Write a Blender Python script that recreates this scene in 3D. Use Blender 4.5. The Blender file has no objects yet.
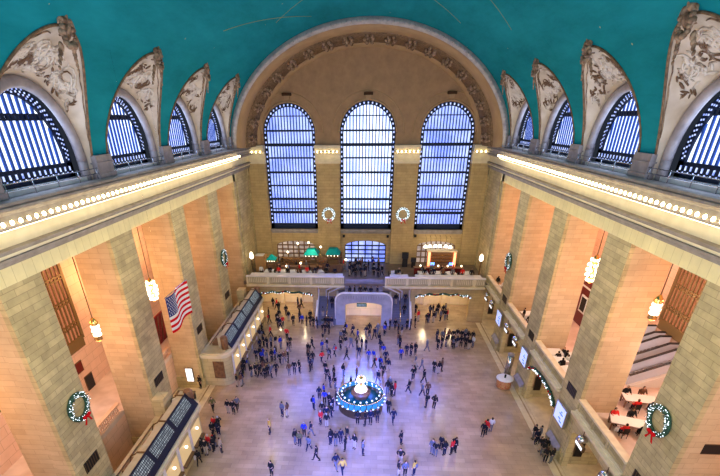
import bpy, math, random
from math import sin, cos, pi, sqrt, radians
from mathutils import Vector, Matrix
random.seed(7)
SC = bpy.context.scene
COL = SC.collection
# ------------------------------------------------------------------ helpers
class MB:
    """collects shapes, then links them as ONE mesh object"""
    def __init__(s): s.v = []; s.f = []; s.sm = []
    def add(s, vs, fs, smooth=False):
        o = len(s.v); s.v += [tuple(p) for p in vs]
        for q in fs: s.f.append(tuple(i + o for i in q)); s.sm.append(smooth)
        return s
    def box(s, x0, x1, y0, y1, z0, z1):
        x0, x1 = sorted((x0, x1)); y0, y1 = sorted((y0, y1)); z0, z1 = sorted((z0, z1))
        v = [(x, y, z) for z in (z0, z1) for y in (y0, y1) for x in (x0, x1)]
        return s.add(v, [(0, 2, 3, 1), (4, 5, 7, 6), (0, 1, 5, 4), (2, 6, 7, 3), (0, 4, 6, 2), (1, 3, 7, 5)])
    def prism(s, poly, axis, a, b, smooth=False):
        """poly: 2d points; axis 'x','y','z' = extrusion axis"""
        n = len(poly)
        def P(u, v, w): return {'x': (w, u, v), 'y': (u, w, v), 'z': (u, v, w)}[axis]
        vs = [P(u, v, a) for u, v in poly] + [P(u, v, b) for u, v in poly]
        fs = [tuple(range(n))[::-1], tuple(range(n, 2 * n))]
        o = len(s.v); s.v += vs
        for q in fs: s.f.append(tuple(i + o for i in q)); s.sm.append(False)
        for i in range(n):
            j = (i + 1) % n; s.f.append((o + i, o + j, o + n + j, o + n + i)); s.sm.append(smooth)
        return s
    def tube(s, pts, r, n=8, closed=False, cap=True):
        pts = [Vector(p) for p in pts]; m = len(pts)
        rr = r if isinstance(r, (list, tuple)) else [r] * m
        vs = []; up = Vector((0, 0, 1))
        prev = None
        for i, p in enumerate(pts):
            a = pts[(i - 1) % m] if (closed or i > 0) else p
            b = pts[(i + 1) % m] if (closed or i < m - 1) else p
            t = (b - a).normalized() if (b - a).length > 1e-9 else Vector((0, 0, 1))
            if prev is None:
                u = t.cross(up)
                if u.length < 1e-3: u = t.cross(Vector((1, 0, 0)))
            else: u = prev - t * prev.dot(t)
            u.normalize(); prev = u; w = t.cross(u)
            for k in range(n):
                an = 2 * pi * k / n; vs.append(p + (u * cos(an) + w * sin(an)) * rr[i])
        fs = []
        for i in range(m if closed else m - 1):
            j = (i + 1) % m
            for k in range(n):
                l = (k + 1) % n; fs.append((i * n + k, i * n + l, j * n + l, j * n + k))
        s.add(vs, fs, True)
        if cap and not closed:
            o = len(s.v) - m * n
            s.f.append(tuple(o + k for k in range(n))[::-1]); s.sm.append(False)
            s.f.append(tuple(o + (m - 1) * n + k for k in range(n))); s.sm.append(False)
        return s
    def lathe(s, prof, c=(0, 0, 0), n=24, smooth=True):
        vs = []; m = len(prof)
        for r, z in prof:
            for k in range(n):
                a = 2 * pi * k / n; vs.append((c[0] + r * cos(a), c[1] + r * sin(a), c[2] + z))
        fs = [(i * n + k, i * n + (k + 1) % n, (i + 1) * n + (k + 1) % n, (i + 1) * n + k) for i in range(m - 1) for k in range(n)]
        s.add(vs, fs, smooth)
        o = len(s.v) - m * n
        s.f.append(tuple(o + k for k in range(n))[::-1]); s.sm.append(False)
        s.f.append(tuple(o + (m - 1) * n + k for k in range(n))); s.sm.append(False)
        return s
    def ball(s, c, r, nu=8, nv=6, sc=(1, 1, 1), rot=None):
        vs = []
        for j in range(nv + 1):
            th = pi * j / nv
            for i in range(nu):
                ph = 2 * pi * i / nu
                p = Vector((sin(th) * cos(ph) * r * sc[0], sin(th) * sin(ph) * r * sc[1], cos(th) * r * sc[2]))
                if rot is not None: p = rot @ p
                vs.append((c[0] + p.x, c[1] + p.y, c[2] + p.z))
        fs = []
        for j in range(nv):
            for i in range(nu):
                a, b = j * nu + i, j * nu + (i + 1) % nu
                if j == 0: fs.append((a, a + nu, b + nu))
                elif j == nv - 1: fs.append((a, a + nu, b))
                else: fs.append((a, a + nu, b + nu, b))
        return s.add(vs, fs, True)
    def grid(s, rows, smooth=True, closed=False):
        """rows: list of equally long lists of points"""
        n = len(rows[0]); vs = [p for r in rows for p in r]
        fs = []
        for i in range(len(rows) - 1):
            for k in range(n if closed else n - 1):
                l = (k + 1) % n; fs.append((i * n + k, i * n + l, (i + 1) * n + l, (i + 1) * n + k))
        return s.add(vs, fs, smooth)
    def mesh(s, name):
        me = bpy.data.meshes.new(name); me.from_pydata(s.v, [], s.f); 
        me.polygons.foreach_set('use_smooth', s.sm); me.update(); return me
    def build(s, name, mat, parent=None, loc=None, fix=True):
        me = s.mesh(name)
        if fix:
            import bmesh
            bm = bmesh.new(); bm.from_mesh(me); bmesh.ops.recalc_face_normals(bm, faces=bm.faces); bm.to_mesh(me); bm.free()
        me.materials.append(mat)
        o = bpy.data.objects.new(name, me); COL.objects.link(o)
        if parent is not None: o.parent = parent
        if loc is not None: o.location = loc
        return o
def tag(o, label=None, cat=None, group=None, kind=None):
    if label: o['label'] = label
    if cat: o['category'] = cat
    if group: o['group'] = group
    if kind: o['kind'] = kind
    return o
def thing(name, label, cat, loc=(0, 0, 0), rz=0, group=None, kind=None):
    o = bpy.data.objects.new(name, None); o.empty_display_size = .2; COL.objects.link(o)
    o.location = loc; o.rotation_euler = (0, 0, rz)
    return tag(o, label, cat, group, kind)
KIDS = {}
def copy_tree(o, parent=None):
    c = o.copy(); COL.objects.link(c); c.parent = parent
    for ch in list(o.children): copy_tree(ch, c)
    return c
def dup(root, loc, rz=0, label=None, group=None, scale=None):
    r = copy_tree(root); r.location = loc; r.rotation_euler = (0, 0, rz)
    if label: r['label'] = label
    if group: r['group'] = group
    if scale: r.scale = scale
    return r
ORD = ['first', 'second', 'third', 'fourth', 'fifth', 'sixth', 'seventh', 'eighth', 'ninth', 'tenth', 'eleventh', 'twelfth', 'thirteenth', 'fourteenth', 'fifteenth', 'sixteenth', 'seventeenth', 'eighteenth', 'nineteenth', 'twentieth']
ZC = 22.6
# ------------------------------------------------------------------ materials
def newmat(name):
    m = bpy.data.materials.new(name); m.use_nodes = True; nt = m.node_tree
    b = nt.nodes['Principled BSDF']; return m, nt, b
def flat(name, col, rough=.6, metal=0., emit=None, es=0., spec=.2):
    m, nt, b = newmat(name)
    b.inputs['Base Color'].default_value = (*col, 1); b.inputs['Roughness'].default_value = rough
    b.inputs['Metallic'].default_value = metal; b.inputs['Specular IOR Level'].default_value = spec
    if emit: b.inputs['Emission Color'].default_value = (*emit, 1); b.inputs['Emission Strength'].default_value = es
    return m
def N(nt, t, **kw):
    n = nt.nodes.new(t)
    for k, v in kw.items():
        if k in n.inputs.keys(): n.inputs[k].default_value = v
        else: setattr(n, k, v)
    return n
def wallcoord(nt, sc=1.):
    """along-wall coordinate and height of axis aligned walls: (x+y, z)"""
    g = N(nt, 'ShaderNodeNewGeometry'); sep = N(nt, 'ShaderNodeSeparateXYZ'); nt.links.new(g.outputs['Position'], sep.inputs[0])
    a = N(nt, 'ShaderNodeMath', operation='ADD'); nt.links.new(sep.outputs[0], a.inputs[0]); nt.links.new(sep.outputs[1], a.inputs[1])
    c = N(nt, 'ShaderNodeCombineXYZ'); nt.links.new(a.outputs[0], c.inputs[0]); nt.links.new(sep.outputs[2], c.inputs[1])
    return c, g
def ashlar(name, c1, c2, mortar, bw=1.25, bh=.52, rough=.65, ms=.02, stain=.25, bump=.15, upper=None):
    m, nt, b = newmat(name); c, g = wallcoord(nt)
    br = N(nt, 'ShaderNodeTexBrick'); br.inputs['Scale'].default_value = 1.; br.inputs['Brick Width'].default_value = bw
    br.inputs['Row Height'].default_value = bh; br.inputs['Mortar Size'].default_value = ms; br.inputs['Bias'].default_value = 0.
    br.inputs['Color1'].default_value = (*c1, 1); br.inputs['Color2'].default_value = (*c2, 1); br.inputs['Mortar'].default_value = (*mortar, 1)
    br.inputs['Mortar Smooth'].default_value = .3
    nt.links.new(c.outputs[0], br.inputs['Vector'])
    no = N(nt, 'ShaderNodeTexNoise'); no.inputs['Scale'].default_value = .9; no.inputs['Detail'].default_value = 5; no.inputs['Roughness'].default_value = .65
    nt.links.new(g.outputs['Position'], no.inputs['Vector'])
    rmp = N(nt, 'ShaderNodeMapRange'); rmp.inputs[1].default_value = .25; rmp.inputs[2].default_value = .75; rmp.inputs[3].default_value = 1 - stain; rmp.inputs[4].default_value = 1 + stain * .5
    nt.links.new(no.outputs[0], rmp.inputs[0])
    mx = N(nt, 'ShaderNodeVectorMath', operation='SCALE'); nt.links.new(br.outputs[0], mx.inputs[0]); nt.links.new(rmp.outputs[0], mx.inputs['Scale'])
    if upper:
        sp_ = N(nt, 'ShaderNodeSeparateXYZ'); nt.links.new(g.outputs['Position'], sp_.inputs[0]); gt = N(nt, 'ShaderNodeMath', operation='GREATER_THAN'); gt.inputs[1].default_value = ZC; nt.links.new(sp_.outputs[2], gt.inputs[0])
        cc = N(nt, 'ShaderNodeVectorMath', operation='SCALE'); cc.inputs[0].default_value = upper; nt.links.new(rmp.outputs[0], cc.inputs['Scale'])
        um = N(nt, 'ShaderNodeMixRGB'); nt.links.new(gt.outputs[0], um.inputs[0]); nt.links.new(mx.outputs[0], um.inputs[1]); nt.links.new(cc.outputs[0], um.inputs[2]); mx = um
    nt.links.new(mx.outputs[0], b.inputs['Base Color']); b.inputs['Roughness'].default_value = rough
    bp = N(nt, 'ShaderNodeBump'); bp.inputs['Strength'].default_value = bump; bp.inputs['Distance'].default_value = .03; bp.invert = True
    nt.links.new(br.outputs['Fac'], bp.inputs['Height']); nt.links.new(bp.outputs[0], b.inputs['Normal'])
    return m
def noisy(name, c1, c2, scale=2., rough=.6, detail=4, lo=.35, hi=.65, metal=0.):
    m, nt, b = newmat(name); g = N(nt, 'ShaderNodeNewGeometry')
    no = N(nt, 'ShaderNodeTexNoise'); no.inputs['Scale'].default_value = scale; no.inputs['Detail'].default_value = detail
    nt.links.new(g.outputs['Position'], no.inputs['Vector'])
    r = N(nt, 'ShaderNodeValToRGB'); r.color_ramp.elements[0].position = lo; r.color_ramp.elements[0].color = (*c1, 1)
    r.color_ramp.elements[1].position = hi; r.color_ramp.elements[1].color = (*c2, 1)
    nt.links.new(no.outputs[0], r.inputs[0]); nt.links.new(r.outputs[0], b.inputs['Base Color'])
    b.inputs['Roughness'].default_value = rough; b.inputs['Metallic'].default_value = metal
    return m
M = {}
M['pier'] = ashlar('pier_stone', (.56, .455, .235), (.41, .33, .165), (.25, .19, .09), bw=1.5, bh=.38, ms=.014, bump=.03, stain=.35)
M['wall'] = ashlar('wall_stone', (.58, .47, .25), (.50, .40, .2), (.36, .27, .13), bw=1.4, bh=.5, stain=.15, bump=.05)
M['lintel'] = ashlar('architrave_stone', (.80, .70, .38), (.75, .65, .35), (.58, .49, .26), bw=.75, bh=3., stain=.12)  # colour lightened in place of bulb light on the architrave
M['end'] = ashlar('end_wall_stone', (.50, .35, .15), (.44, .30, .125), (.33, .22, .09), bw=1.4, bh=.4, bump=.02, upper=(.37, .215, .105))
M['pink'] = ashlar('gallery_plaster', (.74, .50, .37), (.70, .46, .33), (.5, .32, .22), bw=1.6, bh=.8, stain=.12)
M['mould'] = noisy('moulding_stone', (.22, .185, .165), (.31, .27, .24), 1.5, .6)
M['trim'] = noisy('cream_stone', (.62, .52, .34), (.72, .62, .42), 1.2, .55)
M['frieze'] = noisy('frieze_stone', (.76, .68, .44), (.84, .76, .52), 1.2, .6)  # bright tone carries the bulb light on the frieze
M['arch'] = noisy('arch_plaster', (.36, .22, .11), (.44, .28, .14), .6, .7)  # brown deepened in the colour in place of warm uplight
M['archorn'] = noisy('arch_ornament', (.10, .055, .025), (.24, .14, .07), 4., .7)
M['dentil'] = noisy('dentil_stone', (.36, .32, .33), (.5, .45, .44), 2., .6)
M['cream'] = noisy('lunette_plaster', (.48, .39, .31), (.66, .58, .50), .7, .7, detail=6)
M['relief'] = noisy('relief_plaster', (.13, .065, .03), (.62, .54, .46), .9, .7, detail=8, lo=.44, hi=.53)
M['orn'] = noisy('cartouche_plaster', (.09, .045, .02), (.42, .28, .18), 3., .6)
M['grey'] = noisy('grey_stone', (.22, .19, .20), (.32, .28, .29), 1.5, .6)
M['roofst'] = noisy('roof_stone', (.40, .33, .21), (.48, .40, .27), 1.5, .7)
M['marble'] = noisy('white_marble', (.62, .58, .56), (.78, .74, .70), 1.0, .35)
M['stairst'] = noisy('stair_marble', (.27, .26, .26), (.36, .34, .34), 1.0, .5)
M['bronze'] = flat('bronze', (.16, .10, .05), .4, .6)
M['brass'] = flat('brass', (.75, .52, .18), .25, 1.)
M['iron'] = flat('window_iron', (.008, .016, .045), .5, .2)
M['ironb'] = flat('blue_window_iron', (.04, .12, .5), .5, .0)
M['reveal'] = ashlar('warm_lit_pier_stone', (.58, .425, .25), (.50, .355, .20), (.41, .285, .16), bw=1.5, bh=.38, ms=.014, stain=.15, bump=.03)  # warmer copy of the pier stone, gallery lamp light in its colour
M['black'] = flat('black_board', (.015, .013, .012), .5)
M['wood'] = noisy('brown_wood', (.13, .06, .03), (.22, .11, .05), 4., .45)
M['redwood'] = flat('red_lacquer', (.13, .012, .01), .35)
M['red'] = flat('red_cloth', (.55, .008, .012), .9, spec=.05)
M['redcarpet'] = noisy('red_carpet', (.22, .02, .02), (.34, .04, .03), 6., .9)
M['white'] = flat('white_cloth', (.72, .71, .68), .9, spec=.05)
M['teal'] = flat('teal_cloth', (.0, .33, .33), .7)
M['steel'] = flat('steel', (.55, .56, .60), .25, 1.)
M['rubber'] = flat('black_rubber', (.02, .02, .025), .4)
M['glass_e'] = None
def emis(name, col, s, base=(.8, .8, .8)): return flat(name, base, .5, 0, col, s)
M['bulb'] = emis('bulb_glow', (1, .80, .40), 13)
M['frieze_fill'] = emis('frieze_fill_glow', (1, .80, .42), 6)
M['chan'] = emis('chandelier_glow', (1, .78, .5), 5)
M['lampw'] = emis('lamp_glow', (1, .85, .6), 4)
M['clockglow'] = emis('opal_glass', (1, .78, .42), 1.3)
M['orangeglow'] = emis('orange_column_glow', (1, .16, .02), 2.6)
M['screen'] = emis('screen_glow', (.25, .42, 1), .8)
M['signlit'] = emis('lit_sign', (.9, .95, 1), 1.1)
def lit_window(name, c1, c2, s, scale=.35):
    m, nt, b = newmat(name); g = N(nt, 'ShaderNodeNewGeometry')
    no = N(nt, 'ShaderNodeTexNoise'); no.inputs['Scale'].default_value = scale; no.inputs['Detail'].default_value = 3
    nt.links.new(g.outputs['Position'], no.inputs['Vector'])
    r = N(nt, 'ShaderNodeValToRGB'); r.color_ramp.elements[0].position = .35; r.color_ramp.elements[0].color = (*c1, 1)
    r.color_ramp.elements[1].position = .65; r.color_ramp.elements[1].color = (*c2, 1)
    nt.links.new(no.outputs[0], r.inputs[0]); nt.links.new(r.outputs[0], b.inputs['Emission Color']); b.inputs['Emission Strength'].default_value = s
    b.inputs['Base Color'].default_value = (.3, .35, .5, 1); b.inputs['Roughness'].default_value = .3
    return m
M['pane'] = lit_window('far_window_glass', (.22, .32, 1.), (.50, .62, 1.), 1.15)
M['panec'] = lit_window('centre_window_glass', (.45, .58, 1.), (.75, .85, 1.), 1.5)
M['panel'] = lit_window('lunette_window_glass', (.50, .62, 1.), (.85, .92, 1.), 1.8, .5)
M['speck'] = lit_window('pierced_glass', (.12, .2, .7), (.6, .7, 1.), 1.2, 5.)
M['paned'] = lit_window('door_window_glass', (.12, .2, 1.), (.5, .6, 1.), 1.0, .8)
M['panew'] = lit_window('warm_window_glass', (.16, .07, .02), (.75, .5, .3), .55, 1.2)
# board text: rows of small light dashes on a dark board
def board(name, bg, fg, s, sc=(7., 9.)):
    m, nt, b = newmat(name); c, g = wallcoord(nt)
    mp = N(nt, 'ShaderNodeVectorMath', operation='MULTIPLY'); mp.inputs[1].default_value = (sc[0], sc[1], 1); nt.links.new(c.outputs[0], mp.inputs[0])
    br = N(nt, 'ShaderNodeTexBrick'); br.inputs['Scale'].default_value = 1; br.inputs['Brick Width'].default_value = .8; br.inputs['Row Height'].default_value = 1.; br.inputs['Mortar Size'].default_value = .22
    br.inputs['Color1'].default_value = (*fg, 1); br.inputs['Color2'].default_value = tuple(v * .25 for v in fg) + (1,); br.inputs['Mortar'].default_value = (*bg, 1)
    nt.links.new(mp.outputs[0], br.inputs['Vector']); nt.links.new(br.outputs[0], b.inputs['Emission Color']); b.inputs['Emission Strength'].default_value = s
    b.inputs['Base Color'].default_value = (.01, .02, .04, 1); b.inputs['Roughness'].default_value = .3
    return m
M['board'] = board('departure_board', (.004, .012, .02), (.55, .66, .7), .9, (4.5, 6.))
M['navy'] = flat('navy_board', (.006, .01, .03), .4)
# floor
def floor_mat():
    m, nt, b = newmat('marble_floor'); g = N(nt, 'ShaderNodeNewGeometry')
    br = N(nt, 'ShaderNodeTexBrick'); br.offset = .5
    for k, v in {'Scale': 1., 'Brick Width': 1.1, 'Row Height': .55, 'Mortar Size': .012, 'Bias': -.1}.items(): br.inputs[k].default_value = v
    br.inputs['Color1'].default_value = (.42, .30, .18, 1); br.inputs['Color2'].default_value = (.335, .235, .14, 1); br.inputs['Mortar'].default_value = (.27, .20, .13, 1)
    nt.links.new(g.outputs['Position'], br.inputs['Vector'])
    no = N(nt, 'ShaderNodeTexNoise'); no.inputs['Scale'].default_value = .45; no.inputs['Detail'].default_value = 6; nt.links.new(g.outputs['Position'], no.inputs['Vector'])
    r = N(nt, 'ShaderNodeMapRange'); r.inputs[1].default_value = .3; r.inputs[2].default_value = .7; r.inputs[3].default_value = .82; r.inputs[4].default_value = 1.2
    nt.links.new(no.outputs[0], r.inputs[0])
    mx = N(nt, 'ShaderNodeVectorMath', operation='SCALE'); nt.links.new(br.outputs[0], mx.inputs[0]); nt.links.new(r.outputs[0], mx.inputs['Scale'])
    nt.links.new(mx.outputs[0], b.inputs['Base Color']); b.inputs['Roughness'].default_value = .22; b.inputs['Specular IOR Level'].default_value = .5
    return m
M['floor'] = floor_mat()
M['border'] = noisy('floor_border_marble', (.52, .42, .28), (.66, .55, .36), 1.2, .35)
M['bfloor'] = noisy('balcony_floor_marble', (.12, .09, .07), (.20, .15, .12), .8, .4)
M['gfloor'] = noisy('gallery_floor_marble', (.55, .42, .36), (.68, .55, .5), .8, .35)
def ceiling_mat():
    m, nt, b = newmat('teal_ceiling'); g = N(nt, 'ShaderNodeNewGeometry')
    mp = N(nt, 'ShaderNodeVectorMath', operation='MULTIPLY'); mp.inputs[1].default_value = (.35, .10, .35); nt.links.new(g.outputs['Position'], mp.inputs[0])
    no = N(nt, 'ShaderNodeTexNoise'); no.inputs['Scale'].default_value = 1.; no.inputs['Detail'].default_value = 7; no.inputs['Roughness'].default_value = .7; nt.links.new(mp.outputs[0], no.inputs['Vector'])
    r = N(nt, 'ShaderNodeValToRGB'); e = r.color_ramp.elements; e[0].position = .3; e[0].color = (.0, .17, .21, 1); e[1].position = .75; e[1].color = (.01, .31, .40, 1)
    nt.links.new(no.outputs[0], r.inputs[0])
    vo = N(nt, 'ShaderNodeTexVoronoi'); vo.inputs['Scale'].default_value = .42; nt.links.new(g.outputs['Position'], vo.inputs['Vector'])
    lt = N(nt, 'ShaderNodeMath', operation='LESS_THAN'); lt.inputs[1].default_value = .028; nt.links.new(vo.outputs['Distance'], lt.inputs[0])
    mx = N(nt, 'ShaderNodeMixRGB'); mx.inputs[2].default_value = (.45, .42, .2, 1); nt.links.new(lt.outputs[0], mx.inputs[0]); nt.links.new(r.outputs[0], mx.inputs[1])
    nt.links.new(mx.outputs[0], b.inputs['Base Color']); b.inputs['Roughness'].default_value = .9; b.inputs['Specular IOR Level'].default_value = .1
    return m
M['ceiling'] = ceiling_mat()
# ------------------------------------------------------------------ measures of the hall (metres; x across, y along, z up)
W = 17.43; D = 69.; DEP = 3.0; ZT = 18.85; ZC = 22.6
OPEN = [(1.2, 8.4), (11.5, 18.7), (21.8, 29.0), (32.2, 39.35), (42.4, 49.45), (52.7, 59.9)]
PIER = [(-3., 1.2), (8.4, 11.5), (18.7, 21.8), (29.0, 32.2), (39.35, 42.4), (49.45, 52.7), (59.9, D)]
BAYC = [5.0, 15.1, 25.4, 35.75, 45.95, 56.3]
EA, EB, EZ = 17.6, 13.3, 22.6
def ellx(z, a=EA, b=EB): return a * sqrt(max(0, 1 - ((z - EZ) / b) ** 2))
# ------------------------------------------------------------------ setting: floor, walls
f = MB().box(-W, W, -3, D, -.3, 0); tag(f.build('floor', M['floor']), 'broad tan marble concourse floor', 'floor', kind='structure')
for s, n in ((-1, 'left'), (1, 'right')):
    b = MB(); b.box(s * 16.4, s * 17.0, -3, 58.5, 0, .012); b.box(s * 17.15, s * 17.4, -3, 58.5, 0, .012)
    tag(b.build('trim_1' if s < 0 else 'trim_2', M['border']), 'pale marble border band in the floor, %s side' % n, 'trim', kind='structure')
    g = MB(); g.box(s * W, s * 26, -3, D, -.3, -.002) if s < 0 else g.box(W, 24, -3, D, -.3, -.002)
    tag(g.build('floor', M['border']), 'marble floor running under the %s gallery' % n, 'floor', kind='structure')
# upper side walls (above the openings)
for s, n in ((-1, 'left'), (1, 'right')):
    w = MB(); w.box(s * W, s * (W + DEP), -3, D, ZT, ZC - .1)
    tag(w.build('wall_' + n, M['lintel']), 'stone architrave wall over the %s piers' % n, 'wall', kind='structure')
# end wall with three tall window openings and three low ones
WIN = [(-11.2, 3.74), (0.0, 3.95), (11.2, 3.74)]; WS, WSP = 10.96, 24.15
def arch_pts(cx, hw, zb, zs, rise, n=20):
    p = [(cx + hw, zb)] + [(cx + hw * cos(pi * i / n), zs + rise * sin(pi * i / n)) for i in range(n + 1)] + [(cx - hw, zb)]
    return p
def holed_wall(x0, x1, z0, z1, holes, y0, y1, n=16):
    """front plane strips around arched holes (cx,hw,zb,zs,rise) stacked in columns"""
    m = MB(); cols = {}
    for h in holes: cols.setdefault(round(h[0], 2), []).append(h)
    xs = [x0]; 
    for c in sorted(cols):
        hs = sorted(cols[c], key=lambda h: h[2]); hw = max(h[1] for h in hs)
        m.box(xs[-1], c - hw, y0, y1, z0, z1)
        zc = z0
        for (cx, w, zb, zs, ri) in hs:
            m.box(c - hw, c + hw, y0, y1, zc, zb)
            if w < hw - 1e-6:
                m.box(c - hw, c - w, y0, y1, zb, zs + ri); m.box(c + w, c + hw, y0, y1, zb, zs + ri)
            top = [(cx + w * cos(pi * i / n), zs + ri * sin(pi * i / n)) for i in range(n + 1)]
            for i in range(n):
                a, b = top[i], top[i + 1]
                m.prism([a, b, (b[0], zs + ri), (a[0], zs + ri)], 'y', y0, y1)
            zc = zs + ri
        m.box(c - hw, c + hw, y0, y1, zc, z1); xs.append(c + hw)
    m.box(xs[-1], x1, y0, y1, z0, z1)
    return m
holes = [(c, h, WS, WSP, h) for c, h in WIN] + [(-11.2, 3.1, 5.6, 8.3, .75), (0., 3.3, 5.6, 8.3, .85), (11.2, 3.0, 5.6, 8.4, .75)]
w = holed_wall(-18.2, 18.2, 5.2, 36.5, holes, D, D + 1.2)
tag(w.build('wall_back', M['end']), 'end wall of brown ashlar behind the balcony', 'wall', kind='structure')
# ceiling vault : strips per y column, cut out around the lunettes
GW, GZ, GH = 4.25, 24.0, 6.0
def groin_z(y):
    for c in BAYC:
        d = abs(y - c)
        if d < GW: return GZ + GH * sqrt(1 - (d / GW) ** 2)
    return GZ
ys = [-3.0]
for c in BAYC:
    ys += [c - GW * cos(pi * i / 22) for i in range(23)]
ys += [61.5]
ys = sorted(set(round(y, 4) for y in ys if y >= -3))
rows = []
for y in ys:
    z = groin_z(y); th = math.asin((z - EZ) / EB); r = []
    for i in range(41):
        t = th + (pi - 2 * th) * i / 40; r.append((EA * cos(t), y, EZ + EB * sin(t)))
    rows.append(r)
v = MB().grid(rows); tag(v.build('ceiling', M['ceiling']), 'turquoise vaulted ceiling painted with faint gold stars', 'ceiling', kind='structure')
# faint gold constellation lines painted on the vault: thin inlaid strips
cl = MB()
def onvault(x, y, off=.02):
    z = EZ + EB * sqrt(1 - (x / EA) ** 2); return (x * .998, y, z - off)
for (a, b) in [((-9, 52), (-3, 46)), ((-3, 46), (4, 48)), ((4, 48), (9, 54)), ((-12, 44), (-6, 56)), ((6, 40), (12, 46)), ((-6, 36), (0, 41))]:
    pts = [onvault(a[0] + (b[0] - a[0]) * t / 10, a[1] + (b[1] - a[1]) * t / 10) for t in range(11)]
    cl.tube(pts, .018, 4)
tag(cl.build('trim_3', flat('gold_paint', (.35, .36, .16), .5)), 'faint gold constellation lines across the vault', 'trim', kind='structure')
# great arch at the end of the vault
def ering(a, b, y, n=48, z0=EZ):
    return [(a * cos(pi * i / n), y, z0 + b * sin(pi * i / n)) for i in range(n + 1)]
def arch_strip(secs, name, mat, label):
    m = MB().grid([ering(*q) for q in secs]); return tag(m.build(name, mat), label, 'arch', kind='structure')
arch_strip([(17.65, 13.35, 61.45), (17.3, 13.05, 61.15), (17.0, 12.75, 61.15), (16.9, 12.6, 61.5)], 'trim_4', M['dentil'], 'grey dentil moulding around the great end arch')
arch_strip([(16.9, 12.6, 61.5), (16.85, 12.5, 62.0), (16.75, 12.42, 62.05), (16.5, 12.3, 64.6)], 'trim_5', M['arch'], 'plain brown soffit band of the great end arch')
arch_strip([(16.5, 12.3, 64.6), (16.3, 12.2, 64.6), (15.75, 11.75, 68.2)], 'trim_6', M['archorn'], 'dark ornamented soffit band of the great end arch')
arch_strip([(15.75, 11.75, 68.2), (15.55, 11.6, 68.2), (15.3, 11.4, 68.98)], 'trim_7', M['arch'], 'inner moulding of the great end arch')
m = MB()
for i in range(90):
    t = pi * (i + .5) / 90; m.ball((17.15 * cos(t), 61.1, EZ + 12.9 * sin(t)), .14, 6, 4)
m.build('trim_8', M['dentil']); tag(bpy.data.objects['trim_8'], 'row of grey beads around the great end arch', 'trim', kind='structure')
m = MB()
for i in range(19):
    t = pi * (i + .5) / 19
    for k, (q, yy) in enumerate(((1.0, 65.2), (.985, 66.2), (.97, 67.2))):
        for j in range(5 if k == 1 else 2):
            a = 2 * pi * j / 5; dt = .035 * cos(a) if k == 1 else .02 * (j * 2 - 1)
            m.ball((16.2 * q * cos(t + dt), yy + (.5 * sin(a) if k == 1 else 0), EZ + 12.0 * q * sin(t + dt)), .26, 6, 4)
tag(m.build('trim_9', M['orn']), 'plaster rosettes along the great end arch soffit', 'trim', kind='structure')
# side walls of the recess above the cornice beside the end windows
for s, n in ((-1, 'left'), (1, 'right')):
    w = MB(); w.box(s * 17.0, s * 18.4, 61.2, D, 21.5, EZ + .6)
    w.box(s * 17.45, s * 18.4, -3, 61.2, 22.3, 22.62)
    tag(w.build('trim_10' if s < 0 else 'trim_11', M['grey']), 'stone catwalk base under the %s lunettes' % n, 'trim', kind='structure')
# ------------------------------------------------------------------ entablature profile (distance out from the wall, z)
PROF = [(0, 19.72), (.08, 19.74), (.10, 19.82), (.2, 19.86), (.2, 19.98), (.28, 20.02), (.28, 20.12), (.16, 20.14), (.18, 20.3), (.34, 20.34), (.36, 20.42), (.44, 20.46), (.44, 20.54), (.12, 20.6)]
PROF4 = [(.155, 20.13), (.19, 20.145), (.2, 20.29), (.19, 20.31), (.15, 20.32)]  # strip laid on the mouldings to paint their lighter shading line
PROF2 = [(.12, 20.6), (.10, 21.42)]
PROF3 = [(.10, 21.42), (.4, 21.44), (.5, 21.55), (.92, 21.56), (.94, 21.72), (.8, 21.8), (.72, 22.1), (.74, 22.2), (.86, 22.3), (.84, 22.42), (.74, 22.46), (.8, 22.52), (.78, 22.62), (.6, 22.68), (.3, 22.68), (0, 22.6)]
def sweep(prof, path):
    """path: list of (x,y, nx,ny) with miter normals"""
    rows = []
    for (x, y, nx, ny) in path: rows.append([(x + nx * p, y + ny * p, z) for p, z in prof])
    return MB().grid(rows, smooth=False)
def side_path(s): return [(s * W, -3, -s, 0), (s * W, 60.9, -s, 0), (s * (W - .0), 60.9, -s, 0), (s * W, D, -s, -1)]
idx = 12
for s, n in ((-1, 'left'), (1, 'right')):
    for prof, mt, nm in ((PROF, 'mould', 'lower mouldings'), (PROF4, 'frieze', 'lightened band'), (PROF2, 'frieze', 'pale frieze'), (PROF3, 'mould', 'projecting cornice')):
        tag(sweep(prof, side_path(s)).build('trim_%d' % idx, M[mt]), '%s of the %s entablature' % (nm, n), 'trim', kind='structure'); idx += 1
for s, n in ((-1, 'left'), (1, 'right')):
    t = thing('frieze_fill_strip', 'hidden strip light added to brighten the %s frieze' % n, 'lamp', (s * W, 29, 21.49))
    MB().box(-s * .85, -s * .7, -30, 31.5, .0, .04).build('tube', M['frieze_fill'], t); MB().box(-s * .9, -s * .65, -30, 31.5, .04, .07).build('housing', M['mould'], t)  # strip added out of view to brighten the frieze, no known fixture
EPIER = [(-7.42, -3.98), (3.98, 7.42)]; ECORN = [(-W, -14.98), (14.98, W)]
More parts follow.
